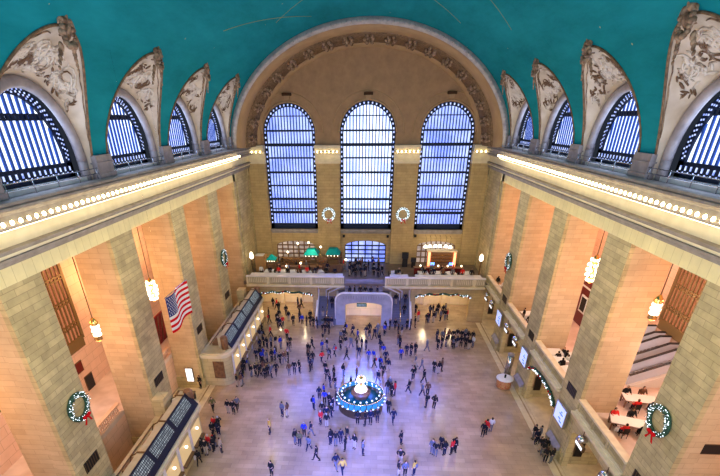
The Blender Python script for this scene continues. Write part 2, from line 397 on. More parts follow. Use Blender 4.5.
for (a, b) in EPIER + ECORN:
    sh = MB().box(a, b, D - .5, D + .01, 5.6, 21.0)
    if a < -15: nm = 'left corner of the end wall'
    elif a > 14: nm = 'right corner of the end wall'
    elif a < 0: nm = 'left of the centre window'
    else: nm = 'right of the centre window'
    tag(sh.build('trim_%d' % idx, M['end']), 'tall brown stone pilaster ' + nm, 'trim', kind='structure'); idx += 1
    c = MB(); e = .12
    for p0, z0, z1 in ((.6, 20.3, 20.5), (.75, 20.5, 20.75), (.55, 20.75, 20.95), (.55, 20.95, 21.6), (.8, 21.6, 21.85), (1.25, 21.95, 22.35), (1.4, 22.35, 22.7)):
        q = p0 - .5; c.box(a - (e if a > -W else 0), b + (e if b < W else 0), D - p0, D, z0, z1)
    tag(c.build('trim_%d' % idx, M['trim']), 'stone capital of the pilaster ' + nm, 'trim', kind='structure'); idx += 1
# balustrade line above end cornice and sills under windows
for (c, h) in WIN:
    sl = MB(); sl.box(c - h, c + h, D - .35, D + .3, 10.55, 10.96); sl.box(c - h + .1, c + h - .1, D - .2, D, 10.3, 10.55)
    for k in range(int(h * 2 / .22)): sl.box(c - h + .15 + k * .22, c - h + .26 + k * .22, D - .27, D - .1, 10.38, 10.55)
    tag(sl.build('trim_%d' % idx, M['mould']), 'dentilled sill under the %s tall window' % ('left' if c < -1 else 'right' if c > 1 else 'centre'), 'trim', kind='structure'); idx += 1
# thin archivolt lines and keystones round the tall windows
for (c, h) in WIN:
    nm = 'left' if c < -1 else 'right' if c > 1 else 'centre'
    a = MB(); R = h + 1.15
    a.tube([(c + R * cos(pi * i / 30), D - .02, WSP + R * sin(pi * i / 30)) for i in range(31)], .07, 6)
    a.tube([(c + (h + .12) * cos(pi * i / 30), D - .04, WSP + (h + .12) * sin(pi * i / 30)) for i in range(31)], .12, 6)
    tag(a.build('trim_%d' % idx, M['arch']), 'arched moulding around the %s tall window' % nm, 'trim', kind='structure'); idx += 1
    k = thing('keystone', 'small dark carved keystone block above the %s tall window' % nm, 'keystone', (c, D, 28.75))
    MB().box(-.62, .62, -.5, 0, -.05, .28).build('ledge', flat('keystone_brown', (.05, .025, .012), .8), k); MB().prism([(-.3, -.5), (.3, -.5), (.42, 0), (-.42, 0)], 'y', -.3, 0).build('block', M['arch'], k)
# ------------------------------------------------------------------ tall end windows
def tall_window(n, c, h, pane, ncol, label):
    t = thing('window_%d' % n, label, 'window', (c, D, WS), kind='structure')
    H = WSP - WS; y = .35
    n_ = 24
    poly = [(h, 0)] + [(h * cos(pi * i / n_), H + h * sin(pi * i / n_)) for i in range(n_ + 1)] + [(-h, 0)]
    g = MB(); g.v = [(x, y + .25, z) for x, z in poly]; g.f = [tuple(range(len(poly)))]; g.sm = [False]
    g.build('pane', M[pane], t, fix=False)
    fr = MB(); bw = .5
    # dark ornamental border
    inn = [(h - bw, .0)] + [((h - bw) * cos(pi * i / n_), H + (h - bw) * sin(pi * i / n_)) for i in range(n_ + 1)] + [(-(h - bw), .0)]
    rows = [[(x, y - .05, z) for x, z in poly], [(x, y - .05, z) for x, z in inn], [(x, y + .2, z) for x, z in inn]]
    fr.grid(rows, smooth=False); fr.box(-h, h, y - .05, y + .2, 0, .75)
    fr.build('border_frame', M['iron'], t)
    # lit specks of the pierced border
    sp = MB()
    L = []
    for k in range(int(H / .62)): L += [(h - bw / 2, .9 + k * .62), (-(h - bw / 2), .9 + k * .62)]
    for k in range(1, 20): L.append(((h - bw / 2) * cos(pi * k / 20), H + (h - bw / 2) * sin(pi * k / 20)))
    for (x, z) in L: sp.box(x - .09, x + .09, y - .09, y - .05, z - .12, z + .12)
    sp.build('border_glass', M['speck'], t)
    b = MB(); w2 = (h - bw)
    for k in range(1, ncol):
        x = -w2 + 2 * w2 * k / ncol; zt = H + sqrt(max(0, w2 ** 2 - x * x)); b.box(x - .07, x + .07, y - .02, y + .15, .7, zt)
    b.build('glazing_bars', M['ironb'], t)
    tr = MB()
    for z, th in ((24.49, .12), (22.7, .2), (20.99, .1), (19.05, .14), (17.22, .1), (15.32, .16), (13.87, .08), (13.36, .18), (26.3, .06)):
        zz = z - WS; ww = w2 if zz < H else sqrt(max(.1, w2 ** 2 - (zz - H) ** 2)); tr.box(-ww, ww, y - .08, y + .15, zz - th, zz + th)
    tr.build('transoms', M['iron'], t)
    return t
tall_window(1, -11.2, 3.74, 'pane', 15, 'tall arched blue window at left of the end wall')
tall_window(2, 0., 3.95, 'panec', 15, 'tall arched window at centre of the end wall, brightest')
tall_window(3, 11.2, 3.74, 'pane', 15, 'tall arched blue window at right of the end wall')
def low_window(n, c, h, H, ri, pane, fm, label, nc, nr):
    t = thing('window_%d' % n, label, 'window', (c, D, 5.6), kind='structure')
    k_ = 12; poly = [(h, 0)] + [(h * cos(pi * i / k_), H + ri * sin(pi * i / k_)) for i in range(k_ + 1)] + [(-h, 0)]
    g = MB(); g.v = [(x, .5, z) for x, z in poly]; g.f = [tuple(range(len(poly)))]; g.sm = [False]; g.build('pane', M[pane], t, fix=False)
    b = MB()
    for k in range(nc + 1):
        x = -h + 2 * h * k / nc; b.box(x - .09, x + .09, .3, .45, 0, H + ri * sqrt(max(0, 1 - (x / h) ** 2)))
    for k in range(nr + 1): b.box(-h, h, .28, .45, H * k / nr - .09, H * k / nr + .09)
    b.tube([(x, .36, z) for x, z in poly], .13, 5)
    b.build('window_frame', fm, t)
low_window(4, -11.2, 3.1, 2.7, .75, 'panew', M['wood'], 'low arched brown lattice window behind the left balcony bar', 7, 4)
low_window(5, 0., 3.3, 2.7, .85, 'paned', M['iron'], 'low arched blue glazed doorway at the balcony centre', 6, 4)
low_window(6, 11.2, 3.0, 2.8, .75, 'panew', M['wood'], 'low arched window with lamps behind the right balcony bar', 8, 3)
# ------------------------------------------------------------------ lunettes (side, bay)
BN = ['nearest the camera', 'second from the camera', 'third from the camera', 'fourth from the camera', 'fifth from the camera', 'farthest, beside the great end arch']
wn = 7
def lunette(s, bi):
    global wn
    c = BAYC[bi]; sd = 'left' if s < 0 else 'right'; pos = ['', '', 'nearest', 'second nearest', 'third nearest', 'farthest'][bi] or 'outermost'
    if bi == 1: pos = 'overhead outermost'
    root = thing('lunette', 'cream plaster lunette with swirling relief on the %s, %s' % (sd, pos), 'lunette', (s * W, c, ZC), group='sculpted lunettes along the vault')
    nphi = 40
    def G(ph):
        z = GZ + GH * sin(ph); return Vector((s * (ellx(z) - W), GW * cos(ph), z - ZC))
    def A(ph):
        return Vector((s * .55, 3.95 * cos(ph), 1.2 + 4.2 * sin(ph)))
    rows = []
    rnd = random.Random(bi * 7 + (3 if s > 0 else 0))
    for j in range(9):
        t = j / 8; rows.append([G(pi * i / nphi).lerp(A(pi * i / nphi), t) for i in range(nphi + 1)])
    m = MB().grid([[tuple(p) for p in r] for r in rows])
    for sg in (-1, 1):  # cheeks down to the catwalk
        y = sg * GW; m.add([(s * (ellx(GZ) - W), y, GZ - ZC), (s * .55, sg * 3.95, 1.2), (s * .55, sg * 3.95, 0), (s * (ellx(GZ) - W), y, 0)], [(0, 1, 2, 3)])
    m.build('vault_surface', M['cream'], root)
    rim = MB().tube([tuple(G(pi * i / 48) + Vector((-s * .03, 0, -.04))) for i in range(49)], .07, 6); rim.build('rim', M['archorn'], root)
    # relief: leaves, scrolls and figures in plaster
    rl = MB()
    nrm = []
    def S(ph, t): return G(ph).lerp(A(ph), t)
    if bi >= 1:
        for k in range(170):
            ph = pi * (.5 + rnd.choice((-1, 1)) * rnd.random() ** 1.2 * .3); t = rnd.uniform(.3, .84)
            hgt = sin(ph)
            p = S(ph, t); du = (S(ph + .02, t) - p); dv = (S(ph, t + .02) - p); n = du.cross(dv).normalized()
            if n.x * s > 0: n = -n
            an = rnd.uniform(0, pi); tdir = (du.normalized() * cos(an) + dv.normalized() * sin(an)).normalized(); bdir = n.cross(tdir)
            R = Matrix((tdir, bdir, n)).transposed(); sz = rnd.uniform(.06, .2)
            rl.ball(p + n * .03, sz, 6, 4, (1.5, .45, .38), R)
        for k in range(22):
            ph = pi * (.5 + rnd.uniform(-.28, .28)); t = rnd.uniform(.38, .74); pts = []
            p0 = S(ph, t); a0 = rnd.uniform(0, 6.28); sg = rnd.choice((-1, 1)); r0 = rnd.uniform(.02, .05)
            for q in range(12):
                a = a0 + sg * q * .55; rr = r0 * (1 + q * .18)
                pts.append(S(min(pi - .1, max(.1, ph + rr * cos(a) * 1.3)), min(.95, max(.1, t + rr * 2.0 * sin(a)))) + Vector((-s * .03, 0, -.02)))
            rl.tube(pts, .05, 5)
        rl.build('relief', M['relief'], root)
        rd = MB()
        for sg in (-1, 1):      # ribbon borders following the rim
            rd.tube([tuple(S(pi * .5 + sg * pi * q / 40, .14 + .02 * sin(q * 2)) + Vector((-s * .03, 0, -.02))) for q in range(1, 19)], .035, 4)
        rd.build('ribbon', M['orn'], root)
    # cartouche at the tip
    ca = MB(); tip = G(pi / 2)
    dn = Vector((s * .55, 0, 0))
    rot = Matrix.Rotation(-s * radians(35), 3, 'Y')
    ca.ball(tip + Vector((-s * .1, 0, -.35)), .36, 10, 8, (.45, .85, 1.1), rot)
    for k in range(16):
        a = pi * 2 * k / 16; ca.ball(tip + Vector((-s * .16 - .05 * (k % 2) * s, .42 * cos(a), -.35 + .55 * sin(a))), .13 + .04 * (k % 3), 6, 5, (.8, 1.3, .8))
    for sg in (-1, 1):
        ca.tube([tip + Vector((-s * .18, sg * (.2 + .09 * q), .1 + .12 * q - .03 * q * q)) for q in range(6)], [.13, .12, .1, .08, .06, .03], 6)
        for q in range(5): ca.ball(tip + Vector((s * (.05 + .05 * q), sg * (.5 + .07 * q), -.9 - .22 * q)), .17 - .02 * q, 6, 5, (.6, 1., 1.2))
    ca.ball(tip + Vector((-s * .22, 0, .35)), .17, 8, 6, (.8, .8, 1.6)); ca.ball(tip + Vector((-s * .2, -.1, .68)), .1, 6, 5, (1, 1, 1.5)); ca.ball(tip + Vector((-s * .2, .24, .4)), .1, 6, 5)
    ca.build('cartouche', M['orn'], root)
    # archivolt: thick grey band round the window
    av = MB().tube([(s * .5, 3.78 * cos(pi * i / 36), 1.1 + 4.05 * sin(pi * i / 36)) for i in range(37)], .3, 10)
    for sg in (-1, 1): av.tube([(s * .5, sg * 3.78, 0), (s * .5, sg * 3.78, 1.15)], .3, 10)
    av.build('archivolt', M['grey'], root)
    # window
    t = thing('window_%d' % wn, 'arched lunette window with white panes on the %s, %s' % (sd, pos), 'window', (s * 18.6, c, 22.85), kind='structure'); wn += 1
    h, H, ri = 3.7, .9, 4.0; k_ = 24
    poly = [(h, 0)] + [(h * cos(pi * i / k_), H + ri * sin(pi * i / k_)) for i in range(k_ + 1)] + [(-h, 0)]
    g = MB(); g.v = [(s * .2, y, z) for y, z in poly]; g.f = [tuple(range(len(poly)))]; g.sm = [False]; g.build('pane', M['panel'], t, fix=False)
    fr = MB(); bw = .52; inn = [(h - bw, .0)] + [((h - bw) * cos(pi * i / k_), H + (ri - bw) * sin(pi * i / k_)) for i in range(k_ + 1)] + [(-(h - bw), .0)]
    fr.grid([[(-s * .02, y, z) for y, z in poly], [(-s * .02, y, z) for y, z in inn], [(s * .15, y, z) for y, z in inn]], smooth=False)
    fr.box(-s * .02, s * .15, -h, h, 0, .85); fr.build('border_frame', M['iron'], t)
    sp = MB()
    for k in range(1, 100):
        a = pi * k / 100; qq = (.2 + .6 * ((k * 7) % 5) / 4); r1 = h - bw * qq; r2 = ri - bw * qq; y, z = r1 * cos(a), H + r2 * sin(a)
        sp.box(-s * .05, -s * .02, y - .045, y + .045, z - .045, z + .045)
    for k in range(15):
        y = -h + .4 + k * (2 * h - .8) / 14; sp.box(-s * .05, -s * .02, y - .06, y + .06, .5 - .1, .5 + .14); sp.box(-s * .05, -s * .02, y + .12, y + .2, .26, .34)
    sp.build('border_glass', M['speck'], t)
    b = MB(); w2 = h - bw; nb = 13
    for k in range(1, nb):
        y = -w2 + 2 * w2 * k / nb; zt = H + (ri - bw) * sqrt(max(0, 1 - (y / w2) ** 2)); b.box(s * .08, s * .17, y - .085, y + .085, .8, zt)
    b.build('glazing_bars', M['ironb'], t)
    tr = MB(); zz = 26.16 - 22.85; ww = w2 * sqrt(1 - ((zz - H) / (ri - bw)) ** 2)
    tr.box(-s * .04, s * .1, -ww, ww, zz - .17, zz - .09); tr.box(-s * .04, s * .1, -ww, ww, zz + .09, zz + .17)
    for k in range(nb + 1):
        y = -ww + 2 * ww * k / nb; tr.box(-s * .03, s * .1, y - .09, y + .09, zz - .1, zz + .1)
    tr.build('transoms', M['iron'], t)
    # wall behind above the window edge, and sill
    sl = MB(); sl.box(s * 17.75, s * 18.75, c - 3.9, c + 3.9, 22.6, 22.86)
    tag(sl.build('trim_%d' % (60 + wn), M['marble']), 'pale sill under the %s lunette window on the %s' % (pos, sd), 'sill', kind='structure')
    # catwalk railing in front of the window
    rr = thing('catwalk_railing', 'thin grey catwalk railing before the lunette window on the %s, %s' % (sd, pos), 'railing', (s * 17.3, c, 22.68), group='catwalk railings on the cornice')
    a = MB()
    for z in (.32, .62): a.tube([(0, -4.2, z), (0, 4.2, z)], .03, 6)
    a.build('rails', M['steel'], rr)
    for k in range(5): MB().tube([(0, -4.0 + k * 2, 0), (0, -4.0 + k * 2, .66)], .03, 6).build('post', M['steel'], rr)
for bi in range(1, 6):
    for s in (-1, 1): lunette(s, bi)
for bi in range(0, 6):
    for s in (-1, 1):
        y0 = BAYC[bi] + GW; y1 = BAYC[bi + 1] - GW if bi < 5 else 61.4
        if bi == 0: pass
        p = MB(); p.box(s * 17.25, s * 18.5, y0 - .05, y1 + .05, ZC, GZ + .02); p.box(s * 17.18, s * 18.5, y0 - .12, y1 + .12, ZC, ZC + .35); p.box(s * 17.2, s * 18.5, y0 - .1, y1 + .1, 23.5, 23.6)
        tag(p.build('trim_%d' % (90 + bi * 2 + (s > 0)), M['grey']), 'stone pedestal between the %s lunettes, %s' % ('left' if s < 0 else 'right', BN[bi]), 'pedestal', kind='structure')
# ------------------------------------------------------------------ piers
PN = {0: 'behind the camera line', 1: 'outermost, beside the camera', 2: 'nearest in view, carrying a big wreath', 3: 'second nearest in view', 4: 'third nearest in view', 5: 'fourth nearest, carrying a small wreath', 6: 'at the far corner'}
for i, (a, b) in enumerate(PIER):
    for s in (-1, 1):
        sd = 'left' if s < 0 else 'right'
        t = thing('stone_pier', 'square ashlar pier on the %s side, %s' % (sd, PN[i]), 'pier', (s * W, a, 0), group='stone piers along the concourse')
        L = b - a; x0 = 0
        m = MB(); m.box(0, s * .3, 0, L, 0, ZT)
        if i < 6: MB().box(s * .3, s * 1.1, .02, L - .02, 0, ZT).box(s * 1.1, s * DEP, .1, L - .1, 0, ZT).build('warm_reveal', M['reveal'], t)
        if i == 6:   # corner: a recessed strip and a broad pilaster
            m = MB(); m.box(0, s * DEP, 0, .9, 0, ZT + .9); m.box(s * .3, s * DEP, .9, 1.5, 0, ZT + .9); m.box(-s * .02, s * DEP, 1.5, L - 1.6, 0, ZT + .9); m.box(s * .25, s * DEP, L - 1.6, L - 1.0, 0, ZT + .9); m.box(0, s * DEP, L - 1.0, L, 0, ZT + .9)
        m.build('shaft', M['pier'], t)
        if i == 6: MB().box(s * .3, s * DEP, -.02, .3, 0, ZT).build('warm_reveal', M['reveal'], t)  # slab laid over the corner pier for the warm lit reveal colour
        pl = MB(); pl.box(-s * .08, s * (DEP + .05), -.06, L + .06 if i < 6 else L, 0, 1.1); pl.box(-s * .05, s * (DEP + .05), -.04, L + .04 if i < 6 else L, 1.1, 1.25)
        pl.build('plinth', M['pier'], t)
        if 1 <= i <= 5:
            v = MB(); v.box(-s * .03, s * .05, .8, L - .8, 6.15, 6.95); v.build('vent_grille', M['black'], t)
            vf = MB()
            for k in range(7): vf.box(-s * .045, 0, .85 + k * (L - 1.7) / 6 - .02, .85 + k * (L - 1.7) / 6 + .02, 6.2, 6.9)
            vf.build('grille_bars', M['bronze'], t)
t = thing('vent_panel', 'long black vent panel on the side of the nearest right pier', 'vent', (19.3, 18.8, 10.5))
MB().box(-1.25, 1.1, -.03, .02, -.3, .3).build('grille', M['black'], t); MB().box(-1.3, 1.15, -.02, .02, -.35, .35).build('frame', M['bronze'], t)
# ------------------------------------------------------------------ galleries
# left gallery: floor z 4.2, back wall x -25.2 ; right gallery: floor z 5.4, back wall x 29
g = MB(); g.box(-20.45, -25.4, -3, D, 3.8, 4.2); tag(g.build('floor', M['gfloor']), 'pinkish marble floor of the left side gallery', 'floor', kind='structure')
w = MB(); w.box(-25.2, -25.8, -3, D, 0, 19.2); tag(w.build('wall_left', M['pink']), 'peach back wall of the left gallery', 'wall', kind='structure')
w = MB(); w.box(-20.46, -20.8, -3, D, 0, 3.8); tag(w.build('wall_left', M['pink']), 'peach lower wall below the left gallery', 'wall', kind='structure')
g = MB(); g.box(17.7, 30, -3, D, 5.0, 5.4); tag(g.build('floor', M['gfloor']), 'pale marble floor of the right dining gallery', 'floor', kind='structure')
w = MB(); w.box(29, 29.6, -3, D, 5.0, 19.2); tag(w.build('wall_right', M['pink']), 'peach back wall of the right gallery', 'wall', kind='structure')
w = MB(); w.box(22.0, 22.4, -3, D, 0, 5.0); tag(w.build('wall_right', M['wall']), 'yellow stone wall under the right gallery', 'wall', kind='structure')
for s, x1 in ((-1, 25.8), (1, 29.6)):
    g = MB(); g.box(s * 20.4, s * x1, -3, D, ZT + .01, ZT + .3); tag(g.build('ceiling', M['pink']), 'plaster ceiling of the %s gallery' % ('left' if s < 0 else 'right'), 'ceiling', kind='structure')
    g = MB(); g.box(s * W, s * x1, D - .02, D + .6, 0 if s < 0 else 0, ZT + .3); tag(g.build('wall_back', M['pink']), 'peach end wall of the %s gallery' % ('left' if s < 0 else 'right'), 'wall', kind='structure')
# bronze lattice windows on the gallery back walls
def lattice(s, x, yc, hw, z0, z1, label, mat):
    t = thing('lattice_window', label, 'window', (s * x, yc, z0), group='bronze lattice windows of the galleries')
    H = z1 - z0; MB().box(0, s * .08, -hw, hw, 0, H).build('backing', M['pinkglow'], t)
    fr = MB(); fr.box(-s * .14, 0, -hw - .2, -hw + .12, -.2, H); fr.box(-s * .14, 0, hw - .12, hw + .2, -.2, H); fr.box(-s * .14, 0, -hw, hw, -.9, .1); fr.build('frame', mat, t)
    b = MB(); n = int(2 * hw / .48)
    for k in range(1, n): b.box(-s * .1, 0, -hw + k * 2 * hw / n - .07, -hw + k * 2 * hw / n + .07, 0, H)
    b.build('bars', mat, t)
    c = MB(); k = 0
    while k * 2.1 + 1.2 < H:
        z = k * 2.1 + 1.2; c.box(-s * .13, 0, -hw, hw, z - .06, z + .06); c.box(-s * .13, 0, -hw, hw, z + .22, z + .34)
        for q in range(n + 1): c.box(-s * .12, 0, -hw + q * 2 * hw / n - .08, -hw + q * 2 * hw / n + .08, z, z + .28)
        k += 1
    c.build('crossbars', mat, t)
M['pinkglow'] = flat('glowing_backing', (.85, .58, .42), .6, 0, (1, .55, .32), .3)  # pale window backing with a faint glow of its own
M['darkbronze'] = flat('dark_bronze', (.17, .11, .045), .5, .2)
for k, yc in enumerate((20.4, 30.7, 41.0, 51.3)): lattice(-1, 25.2, yc, 2.65, 9.2, 18.6, 'tall bronze lattice window in the left gallery, %s from the camera' % ORD[k], M['darkbronze'])
for k, yc in enumerate((17., 27.3, 37.3, 47.6)): lattice(1, 29., yc, 2.7, 9.0, 18.6, 'tall bronze lattice window in the right gallery, %s from the camera' % ORD[k], M['darkbronze'])
# left gallery balustrades
def balustrade(name, label, x, y0, y1, z, h, mat, group, s=-1):
    t = thing(name, label, 'balustrade', (x, (y0 + y1) / 2, z), group=group); L = (y1 - y0) / 2
    MB().box(-.16, .16, -L, L, h - .14, h).build('coping', mat, t)
    MB().box(-.13, .13, -L, L, 0, .16).build('base', mat, t)
    b = MB(); n = int(2 * L / .26)
    for k in range(n):
        y = -L + .15 + k * .26; b.lathe([(.03, .16), (.085, .3), (.05, .5), (.07, h * .7), (.04, h - .14)], (0, y, 0), 6)
    b.build('balusters', mat, t)
for k, (a, b) in enumerate(OPEN):
    if k == 0: continue
    balustrade('balustrade', 'stone balustrade on the left gallery edge, %s bay' % ['', 'near', 'wreath pier', 'passage', 'flag', 'far'][k], -20.62, a + .12, b - .12, 4.2, .95, M['pink'], 'balustrades of the left gallery')
# right balcony: apron wall, ledge, parapet with panels
BAYN = ['', 'closest', 'nearest in view', 'with the garland', 'second farthest', 'farthest']
for k, (a, b) in enumerate(OPEN):
    if k == 0: continue
    t = thing('side_balcony', 'stone balcony parapet with ledge on the right side, bay %s' % BAYN[k], 'balcony', (W, a, 0), group='balcony fronts between the right piers')
    L = b - a; n = 16
    ap = MB(); c = L / 2; hw = L / 2 - .35
    for i in range(n):
        t0, t1 = pi * i / n, pi * (i + 1) / n
        p0 = (c + hw * cos(t0), 3.5 + .9 * sin(t0)); p1 = (c + hw * cos(t1), 3.5 + .9 * sin(t1))
        ap.prism([p0, p1, (p1[0], 5.5), (p0[0], 5.5)], 'x', .02, .5)
    ap.box(.02, .5, 0, c - hw, 0, 5.5); ap.box(.02, .5, c + hw, L, 0, 5.5)
    ap.build('apron_wall', M['wall'], t)
    l = MB(); l.box(-.42, .1, 0, L, 5.42, 5.6); l.box(-.3, .1, 0, L, 5.3, 5.42); l.box(-.1, .3, 0, L, 5.5, 5.72); l.build('ledge', M['trim'], t)
    cp = MB(); cp.box(-.12, .42, 0, L, 6.55, 6.72); cp.build('coping', M['trim'], t)
    pr = MB(); pr.box(.08, .3, 0, L, 5.72, 6.55); pr.build('parapet', M['roofst'], t)
    pn = MB()
    for q in range(3):
        y0 = .35 + q * (L - .5) / 3; y1 = y0 + (L - .5) / 3 - .25
        nn = int((y1 - y0) / .15)
        for w_ in range(nn): pn.box(.03, .09, y0 + w_ * .15, y0 + w_ * .15 + .08, 5.85, 6.45)
        pn.box(0.0, .08, y1 + .05, y1 + .22, 5.72, 6.55)
    pn.build('panel_grilles', M['pier'], t)
# ------------------------------------------------------------------ ground level under balcony: dark doors on the pier reveals
for k, (a, b) in enumerate(OPEN):
    if k < 2: continue
    d = thing('gate_board', 'black board on the pier side under the right balcony, %s bay' % BAYN[k], 'board', (18.65, b + .02, .9), group='black boards under the right balcony')
    MB().box(-.32, .32, -.14, -.02, 0, 1.7).build('panel', M['black'], d); MB().box(-.38, .38, -.1, 0.0, -.06, 1.76).build('frame', M['bronze'], d)
# ------------------------------------------------------------------ end balcony
g = MB(); g.box(-W, W, 58.9, D, 5.2, 5.6); tag(g.build('floor', M['bfloor']), 'raised marble floor of the end balcony', 'floor', kind='structure')
def end_parapet(x0, x1, label):
    t = thing('balcony_parapet', label, 'parapet', ((x0 + x1) / 2, 58.75, 5.2), group='parapets of the end balcony'); L = (x1 - x0) / 2
    MB().box(-L, L, -.28, .22, 1.28, 1.42).build('coping', M['marble'], t)
    MB().box(-L, L, -.08, .15, .3, 1.28).build('panel_wall', M['roofst'], t)
    MB().box(-L, L, -.42, .15, -.1, .22).build('ledge', M['trim'], t)
    b = MB(); n = int(2 * L / .26)
    for k in range(n):
        x = -L + .2 + k * .26
        if int(k / 12) % 2 == 0 or k % 12 > 1: b.box(x - .05, x + .05, -.13, -.05, .5, 1.15)
    for k in range(int(2 * L / 3.1) + 1): b.box(-L + k * 3.1 - .15 if k else -L, -L + k * 3.1 + .2, -.18, -.05, .22, 1.28)
    b.build('balusters', M['trim'], t)
end_parapet(-16.9, -2.85, 'long stone parapet of the end balcony, left half')
end_parapet(2.95, 16.9, 'long stone parapet of the end balcony, right half')
# front wall below the balcony with two wide arched openings
def low_arch(x0, x1, a, b, ztop, zs, y0, y1, m):
    n = 16; c = (a + b) / 2; h = (b - a) / 2
    m.box(x0, a, y0, y1, 0, ztop); m.box(b, x1, y0, y1, 0, ztop)
    for i in range(n):
        t0, t1 = pi * i / n, pi * (i + 1) / n
        p0 = (c + h * cos(t0), zs + .55 * sin(t0)); p1 = (c + h * cos(t1), zs + .55 * sin(t1))
        m.prism([p0, p1, (p1[0], ztop), (p0[0], ztop)], 'y', y0, y1)
w = MB(); low_arch(-W, -6.75, -15.3, -7.45, 5.2, 3.7, 59.0, 59.6, w); low_arch(6.75, W, 7.45, 15.2, 5.2, 3.7, 59.0, 59.6, w)
w.box(-6.75, 6.75, 60.6, 61.2, 0, 5.2)
tag(w.build('wall_back', M['end']), 'stone wall with wide low arches under the end balcony', 'wall', kind='structure')
M['glowwall'] = ashlar('underpass_stone', (.80, .62, .30), (.76, .58, .27), (.6, .45, .2), bw=1.6, bh=1.1, stain=.1)
w = MB(); w.box(-W, -6.2, 65.5, 66, 0, 5.2); w.box(6.2, W, 65.5, 66, 0, 5.2)
for x in (-13.2, -10.2, 9.8, 12.6): w.box(x - .3, x + .3, 64.9, 65.5, 0, 5.2)
tag(w.build('wall_back', M['glowwall']), 'warm yellow wall inside the low arches', 'wall', kind='structure')
# ------------------------------------------------------------------ grand staircase
st = thing('grand_staircase', 'grey marble double staircase with arched passage below the end balcony', 'staircase', (0, 56.5, 0))
fw = MB(); n = 16; hwA = 2.62
out = [(-3.95, 0), (-3.95, 3.6)] + [(-2.75 - 1.2 * cos(pi / 2 * i / 8), 3.6 + 1.15 * sin(pi / 2 * i / 8)) for i in range(1, 9)]
out = out + [(-x, z) for x, z in out[::-1]]
def outz(x):
    ax = abs(x)
    return 4.75 if ax < 2.75 else 3.6 + 1.15 * sqrt(max(0, 1 - ((ax - 2.75) / 1.2) ** 2))
xs = [-3.95 + 7.9 * i / 40 for i in range(41)]
for i in range(40):
    x0, x1 = xs[i], xs[i + 1]
    def az(x): return 3.0 + .5 * sqrt(max(0, 1 - (x / hwA) ** 2)) if abs(x) < hwA - .01 else 0
    a0, a1 = az(x0), az(x1)
    if (a0 == 0) != (a1 == 0): a0 = a1 = 0
    fw.prism([(x0, a0), (x1, a1), (x1, outz(x1)), (x0, outz(x0))], 'y', 0.3, .75)
fw.build('front_wall', M['stairst'], st)
cp = MB(); cpts = [(x, .5, z + .06) for x, z in [(-3.95, .9), (-3.95, 2.2)] + out[1:-1] + [(3.95, 2.2), (3.95, .9)]]
cp.tube(cpts, .16, 8); cp.build('coping', M['marble'], st)
pb = MB()
for k in range(17):
    x = -2.8 + k * .35; pb.box(x - .06, x + .06, .22, .32, 4.0, 4.5)
pb.build('panel_ribs', M['grey'], st)
pf = MB(); pf.box(-3.8, 3.8, .75, 4.4, 3.55, 3.95)
for k in range(6): pf.box(-2.7, 2.7, 1.6 + k * .32, 4.2, 3.95 + k * .28, 3.95 + (k + 1) * .28)
pf.build('landing', M['grey'], st)
pas = MB(); pas.box(-hwA - .3, -hwA, .75, 5., 0, 3.6); pas.box(hwA, hwA + .3, .75, 5., 0, 3.6); pas.box(-hwA - .3, hwA + .3, 4.0, 4.3, 0, 3.6)
pas.build('passage_wall', M['glowwall'], st)
for s in (-1, 1):
    f_ = MB()
    for k in range(18): f_.box(s * 4.0, s * 6.6, .1 + k * .23, 4.2 + .4, k * .165, (k + 1) * .165)
    f_.box(s * 3.0, s * 6.6, 4.2, 4.7, 0, 3.0)
    f_.build('step_flight', flat('stair_tread_%d' % s, (.16, .15, .17), .5), st)
    hr = MB(); hr.tube([(s * 5.3, .2, .95), (s * 5.3, 4.2, 3.95)], .05, 6)
    for k in range(5): hr.tube([(s * 5.3, .2 + k, .1 + k * .72), (s * 5.3, .2 + k, .95 + k * .75)], .035, 5)
    hr.build('handrail', M['brass'], st)
    ow = MB(); ow.prism([(.0, 0), (4.3, 0), (4.3, 4.2), (.0, 1.2)], 'x', s * 6.6, s * 6.9); ow.build('side_parapet', M['marble'], st)
    iw = MB(); iw.prism([(.75, 0), (2.9, 0), (2.9, 4.2), (.75, 3.4)], 'x', s * 3.7, s * 3.95); iw.build('inner_parapet', M['marble'], st)
    cr = MB(); cr.tube([(s * 2.7, 2.6, 5.2), (s * 3.9, 2.9, 4.6), (s * 5.2, 3.0, 3.9)], .1, 8); cr.tube([(s * 2.9, 3.4, 5.4), (s * 4.1, 3.7, 4.8), (s * 5.6, 3.8, 4.0)], .1, 8)
    cr.tube([(s * 5.2, 3.0, 2.9), (s * 5.2, 3.0, 3.95)], .06, 6); cr.tube([(s * 5.6, 3.8, 2.9), (s * 5.6, 3.8, 4.05)], .06, 6); cr.build('upper_rail', M['marble'], st)
sg = thing('hanging_sign', 'dark green direction sign at the top of the staircase passage arch', 'sign', (-.25, 56.7, 2.92))
MB().box(-.7, .7, 0, .12, 0, .5).build('panel', flat('green_sign', (.0, .12, .07), .4), sg)
tx = MB()
for r_ in range(2):
    for k in range(6): tx.box(-.6 + k * .2, -.46 + k * .2, -.012, 0, .1 + r_ * .2, .2 + r_ * .2)
tx.build('lettering', flat('sign_lettering', (.5, .6, .5), .6), sg)
